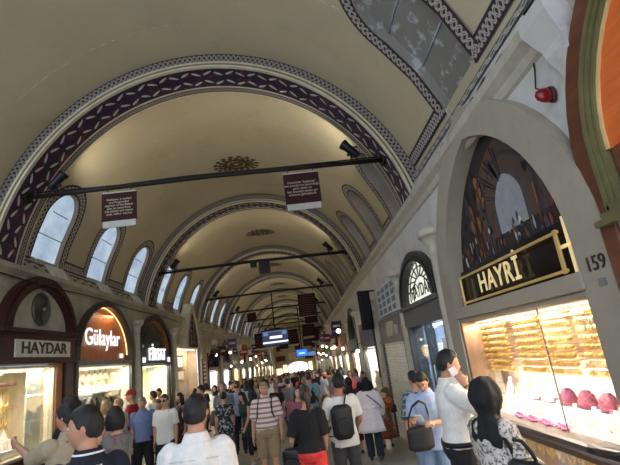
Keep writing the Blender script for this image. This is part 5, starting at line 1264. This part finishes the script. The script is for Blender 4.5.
# screens
def screen(cx, y, zc, w, h, pic, label, pole=True):
    o = thing('television', label, 'television', (cx, y, zc))
    mb = MB(); mb.box((0, 0, 0), (w, .09, h)); mb.build('casing', BLACK, o, .01, (0, 0, 0))
    mb = MB()
    for (x0, z0, x1, z1, m_) in pic: mb.poly([(x0 * w / 2, -.047 - .0006 * m_, z0 * h / 2), (x1 * w / 2, -.047 - .0006 * m_, z0 * h / 2), (x1 * w / 2, -.047 - .0006 * m_, z1 * h / 2), (x0 * w / 2, -.047 - .0006 * m_, z1 * h / 2)], m_)
    mb.build('screen', [SB[0], SB[1], SB[2]], o, 0, (0, 0, 0))
    if pole: mb = MB(); mb.tube([(0, 0.02, h / 2), (0, .02, RZ - zc)], .03, 8); mb.build('pole', IRON, o, 0, (0, 0, 0))
SB = [m_emit('screen night blue', (36, 44, 74), .8), m_emit('screen white', (226, 236, 250), 1.0), m_emit('screen steel blue', (90, 116, 160), .8)]
screen(-1.33, RIBS[2] + .28, 2.87, 1.42, .84, [(-.92, -.86, .92, .86, 0), (-.92, -.62, .92, -.42, 1), (-.4, -.1, .5, .22, 1), (-.85, .3, -.5, .7, 2), (.5, .3, .85, .7, 2), (-.92, .74, .92, .8, 2)], 'large television hung on a pole, showing white bars on dark blue')
SB = [m_emit('screen bright blue', (40, 110, 230), 1.2), m_emit('screen white2', (190, 214, 255), 1.0), SB[2]]
screen(-.06, RIBS[3] + .28, 2.0, .8, .5, [(-.92, -.86, .92, .86, 0), (-.5, -.25, .5, .1, 1)], 'smaller bright blue television farther down the street')
screen(.75, RIBS[4] + .28, 1.9, .7, .4, [(-.92, -.86, .92, .86, 2), (-.8, -.8, .8, -.3, 1)], 'tiny pale television just beyond the bright blue one')
# loudspeakers under the second rod
for x, w, h, lab in ((-1.03, .4, .5, 'larger black loudspeaker box hanging under the second tie rod'), (-1.42, .22, .24, 'smaller black loudspeaker box beside the larger one under the second tie rod')):
    o = thing('loudspeaker', lab, 'loudspeaker', (x, 15.6, 5.06 if w > .3 else 5.2)); mb = MB(); mb.box((0, 0, 0), (w, .3, h)); mb.build('cabinet', BLACK, o, .02, (0, 0, 0))
    mb = MB(); mb.lathe([(w * .38, 0), (w * .34, .012), (w * .1, -.0), (.01, .01)], (0, 0, 0), 14); g = mb.build('cone', M('speaker cone', (40, 40, 42), .8), o, 0, (0, 0, 0)); g.rotation_euler = (PI / 2, 0, 0); g.location = (0, -.152, 0)
    mb = MB(); mb.tube([(0, 0, h / 2), (0, 0.07, RZ - o.location.z)], .015, 6); mb.build('hanger', IRON, o, 0, (0, 0, 0))
# red bell on the right wall and its wire
o = thing('alarm_lamp', 'red glass alarm lamp on the white wall above the jeweller arch', 'alarm lamp', (2.06, 2.84, 3.45))
mb = MB(); mb.rings([[(-.01 - d, r * .6 * math.cos(a), r * .95 * math.sin(a)) for a in [2 * PI * k / 16 for k in range(16)]] for d, r in ((-.03, .06), (.02, .064), (.05, .058), (.085, .04), (.1, .012))]); mb.build('red_dome', M('red glass dome', (120, 12, 16), .2), o, 0, (0, 0, 0))
mb = MB(); mb.rings([[(.03 - d, r * .6 * math.cos(a), r * .95 * math.sin(a)) for a in [2 * PI * k / 16 for k in range(16)]] for d, r in ((0, .07), (.03, .07))]); mb.build('base_plate', M('bell base', (70, 30, 30), .5), o, 0, (0, 0, 0))
mb = MB(); mb.tube([(0.03, .05, .06), (.02, .16, .16), (.03, .12, .3), (.03, .1, .42)], .006, 5); mb.build('wire', BLACK, o, 0, (0, 0, 0))
mb = MB(); mb.tube([(1.9, 2.62, 4.0), (1.92, 2.5, 4.02), (1.88, 2.42, 4.0), (1.93, 2.36, 4.04), (2.02, 2.5, 4.06)], .016, 7); mb.tube([(1.94, 2.66, 4.0), (1.97, 2.5, 4.05), (1.9, 2.4, 4.03)], .013, 7)
tag(mb.build('cable_coil', BLACK), 'black cable coil lying on top of the flared white bracket', 'cable')
tag((lambda mb: (mb.tube([(XL + .2, y, 3.76 + .02 * math.sin(y * 1.3)) for y in np.arange(6, 18.5, .5)], .014, 5), mb.build('wall_cable', BLACK))[-1])(MB()), 'black cable sagging along the left cornice', 'cable')
# hanging goods and small signs along both walls
SGN = [('black', (24, 24, 28)), ('navy', (40, 50, 110)), ('cream', (220, 210, 190)), ('brick red', (150, 50, 44)), ('rust', (160, 90, 50)), ('pale grey', (190, 192, 196)), ('maroon', (86, 30, 40)), ('olive', (110, 104, 70)), ('violet', (100, 70, 130))]
rnd = random.Random(3); cnt = {}
for i in range(40):
    side = -1 if i % 2 else 1; y = (25.0 if side < 0 else 21.5) + (i // 2) * 1.8 + rnd.uniform(-.3, .3)
    nm, c = SGN[(i * 5 + i // 9) % 9]; w = rnd.uniform(.3, .62); hh = rnd.uniform(.3, .7); z = 2.75 + rnd.uniform(-.2, .5)
    x = (XL + .12 + w / 2) if side < 0 else (XR - .12 - w / 2)
    key = (side, nm); cnt[key] = cnt.get(key, 0) + 1
    o = thing('projecting_sign', '%s projecting %s sign from here along the %s wall' % (ORD[cnt[key] - 1], nm, 'left' if side < 0 else 'right'), 'sign', (x, y, z), 0, 'projecting signs along the street')
    mb = MB(); mb.box((0, 0, 0), (w, .07, hh)); mb.build('panel', M('sign ' + nm, c, .5), o, .01, (0, 0, 0))
    mb = MB(); mb.box((0, -.037, 0), (w * .7, .004, hh * .22)); mb.build('blank_band', M('sign band', (214, 206, 190), .5), o, 0, (0, 0, 0))
    mb = MB(); mb.tube([(side * (w / 2 + .14), 0, hh / 2 - .03), (-side * w * .3, 0, hh / 2 - .03)], .015, 6); mb.build('arm', IRON, o, 0, (0, 0, 0))
for i in range(26):
    side = -1 if i % 2 else 1; y = (24.2 if side < 0 else 15.2) + (i // 2) * 2.6
    if y > 62: continue
    z = 2.3 + .25 * ((i * 7) % 3) + gz(y) * .6
    o = thing('wall_lamp', '%s bright globe lamp from here along the %s wall' % (ORD[i // 2], 'left' if side < 0 else 'right'), 'lamp', ((XL + .25 + .5 * ((i * 5) % 4) / 3) if side < 0 else (XR - .25 - .5 * ((i * 5) % 4) / 3), y + .5 * ((i * 3) % 5) / 4, z + .2 * ((i * 3) % 4 - 1.5)), 0, 'globe lamps along the shops')
    mb = MB(); mb.ball((0, 0, 0), (.06 + .015 * (i % 3)), 12, 8); mb.build('globe', m_emit('lamp globe', (255, 232, 196), 5) if 'lamp globe' not in MATS else MATS['lamp globe'], o, 0, (0, 0, 0))
    mb = MB(); mb.tube([(0, 0, .1), (0, 0, .2), (side * .12, 0, .24), (side * .24, 0, .22)], .014, 6); mb.build('arm', IRON, o, 0, (0, 0, 0))
for i in range(6):     # dark garments and bags hung outside the stalls on the left and a banner on the right
    y = 22.9 + i * .5; o = thing('hanging_bag', '%s dark bag from the pillar hung on the left wall past the frame stall' % ORD[i], 'bag', (XL + .42, y, 2.0 + .28 * (i % 3)), 0, 'dark bags hung past the frame stall')
    mb = MB(); mb.rings([ring((0, 0, z), a, b, 14) for z, a, b in ((-.2, .1, .05), (-.17, .14, .08), (.12, .15, .07), (.17, .1, .03))]); mb.build('bag_body', [BLACK, NAVY, M('dark tan leather', (96, 62, 40), .5)][i % 3], o, 0, (0, 0, 0))
    mb = MB(); mb.tube([(-.08, 0, .15), (-.07, 0, .3), (0, 0, .36), (.07, 0, .3), (.08, 0, .15)], .01, 6); mb.build('handle', BLACK, o, 0, (0, 0, 0))
o = thing('striped_banner', 'red and white striped upright banner at the edge of the frame stall', 'banner', (XL + .3, 22.0, 1.45)); mb = MB()
for k in range(14): mb.box((0, 0, .09 * k - .55), (.05, .5, .088), k % 2)
mb.build('cloth', [C('banner red', (170, 50, 60)), WHITEC], o, 0, (0, 0, 0)); mb = MB(); mb.tube([(0, -.3, -.7), (0, -.3, .8)], .03, 7); mb.build('pole', BLACK, o, 0, (0, 0, 0))
o = thing('folded_banner', 'long black folded banner hanging on the right wall beyond the photo board', 'banner', (XR - .3, 11.75, 2.75)); mb = MB()
mb.rings([[(.14 * math.cos(a) * (1 + .25 * math.sin(5 * a)), .1 * math.sin(a) * (1 + .25 * math.sin(5 * a)), z) for a in [2 * PI * k / 30 for k in range(30)]] for z in (-.5, -.2, .2, .48, .52)]); mb.build('cloth', BLK, o, 0, (0, 0, 0)); mb = MB(); mb.tube([(.3, 0, .5), (-.15, 0, .52)], .02, 6); mb.build('bracket', IRON, o, 0, (0, 0, 0))
# lit openings and boards beside the added glow panel
for i, (a, b, z0, z1) in enumerate(((-4.9, -3.9, -2.1, .1), (-3.7, -3.0, -2.0, .6), (.8, 1.4, -2.0, .7), (-4.8, -3.2, 1.3, 2.2), (-2.6, -.2, 1.4, 2.6), (.3, 1.7, 1.2, 2.4))):
    mb = MB(); mb.span((a, Y1 - .12, z0), (b, Y1 - .02, z1)); struct('window_%d' % (91 + i) if i < 3 else 'trim_%d' % (80 + i), mb, m_emit('far lit window', (255, 226, 180), 1.3) if i == 0 else (MATS['far lit window'] if i < 3 else M('sign maroon' if i % 2 else 'sign cream', (86, 30, 40), .5)), 'lit opening at the far end' if i < 3 else 'board at the far end')
# arched glow panel, added for the diffuse shop light at the street end
h = dict(yc=-1.1, hw=1.7, sb=gz(80), ss=.2, st=.9); g_ = lambda y, s, d=0.: (y, Y1 - .1 - d, s)
mb = MB(); arch_panel(mb, g_, h, 0, .0); struct('window_90', mb, m_emit('far shop glow', (236, 240, 246), 1.6), 'added glow panel at the far end')
# ------------------------------------------------------------------ camera and view
cam = bpy.data.cameras.new('camera'); cam.sensor_width = 36; cam.lens = 435.18 / 620 * 36; cam.clip_end = 300
co = bpy.data.objects.new('camera', cam); COL.objects.link(co)
pi_, ro_, ya_ = (math.radians(v) for v in (15.577, 7.248, 2.821))
fw = Vector((math.sin(ya_) * math.cos(pi_), math.cos(ya_) * math.cos(pi_), math.sin(pi_))); rt = Vector((math.cos(ya_), -math.sin(ya_), 0)); up = rt.cross(fw)
r2 = math.cos(ro_) * rt - math.sin(ro_) * up; u2 = math.sin(ro_) * rt + math.cos(ro_) * up
co.matrix_world = Matrix(((r2.x, u2.x, -fw.x, 0), (r2.y, u2.y, -fw.y, 0), (r2.z, u2.z, -fw.z, CZ), (0, 0, 0, 1)))
SC.camera = co
w = bpy.data.worlds.new('world'); SC.world = w; w.use_nodes = True
w.node_tree.nodes['Background'].inputs[0].default_value = (.72, .8, 1, 1); w.node_tree.nodes['Background'].inputs[1].default_value = 1.8
vs = SC.view_settings; vs.view_transform = 'Standard'; vs.look = 'None'; vs.gamma = 1; vs.use_curve_mapping = False; vs.exposure = 0.6
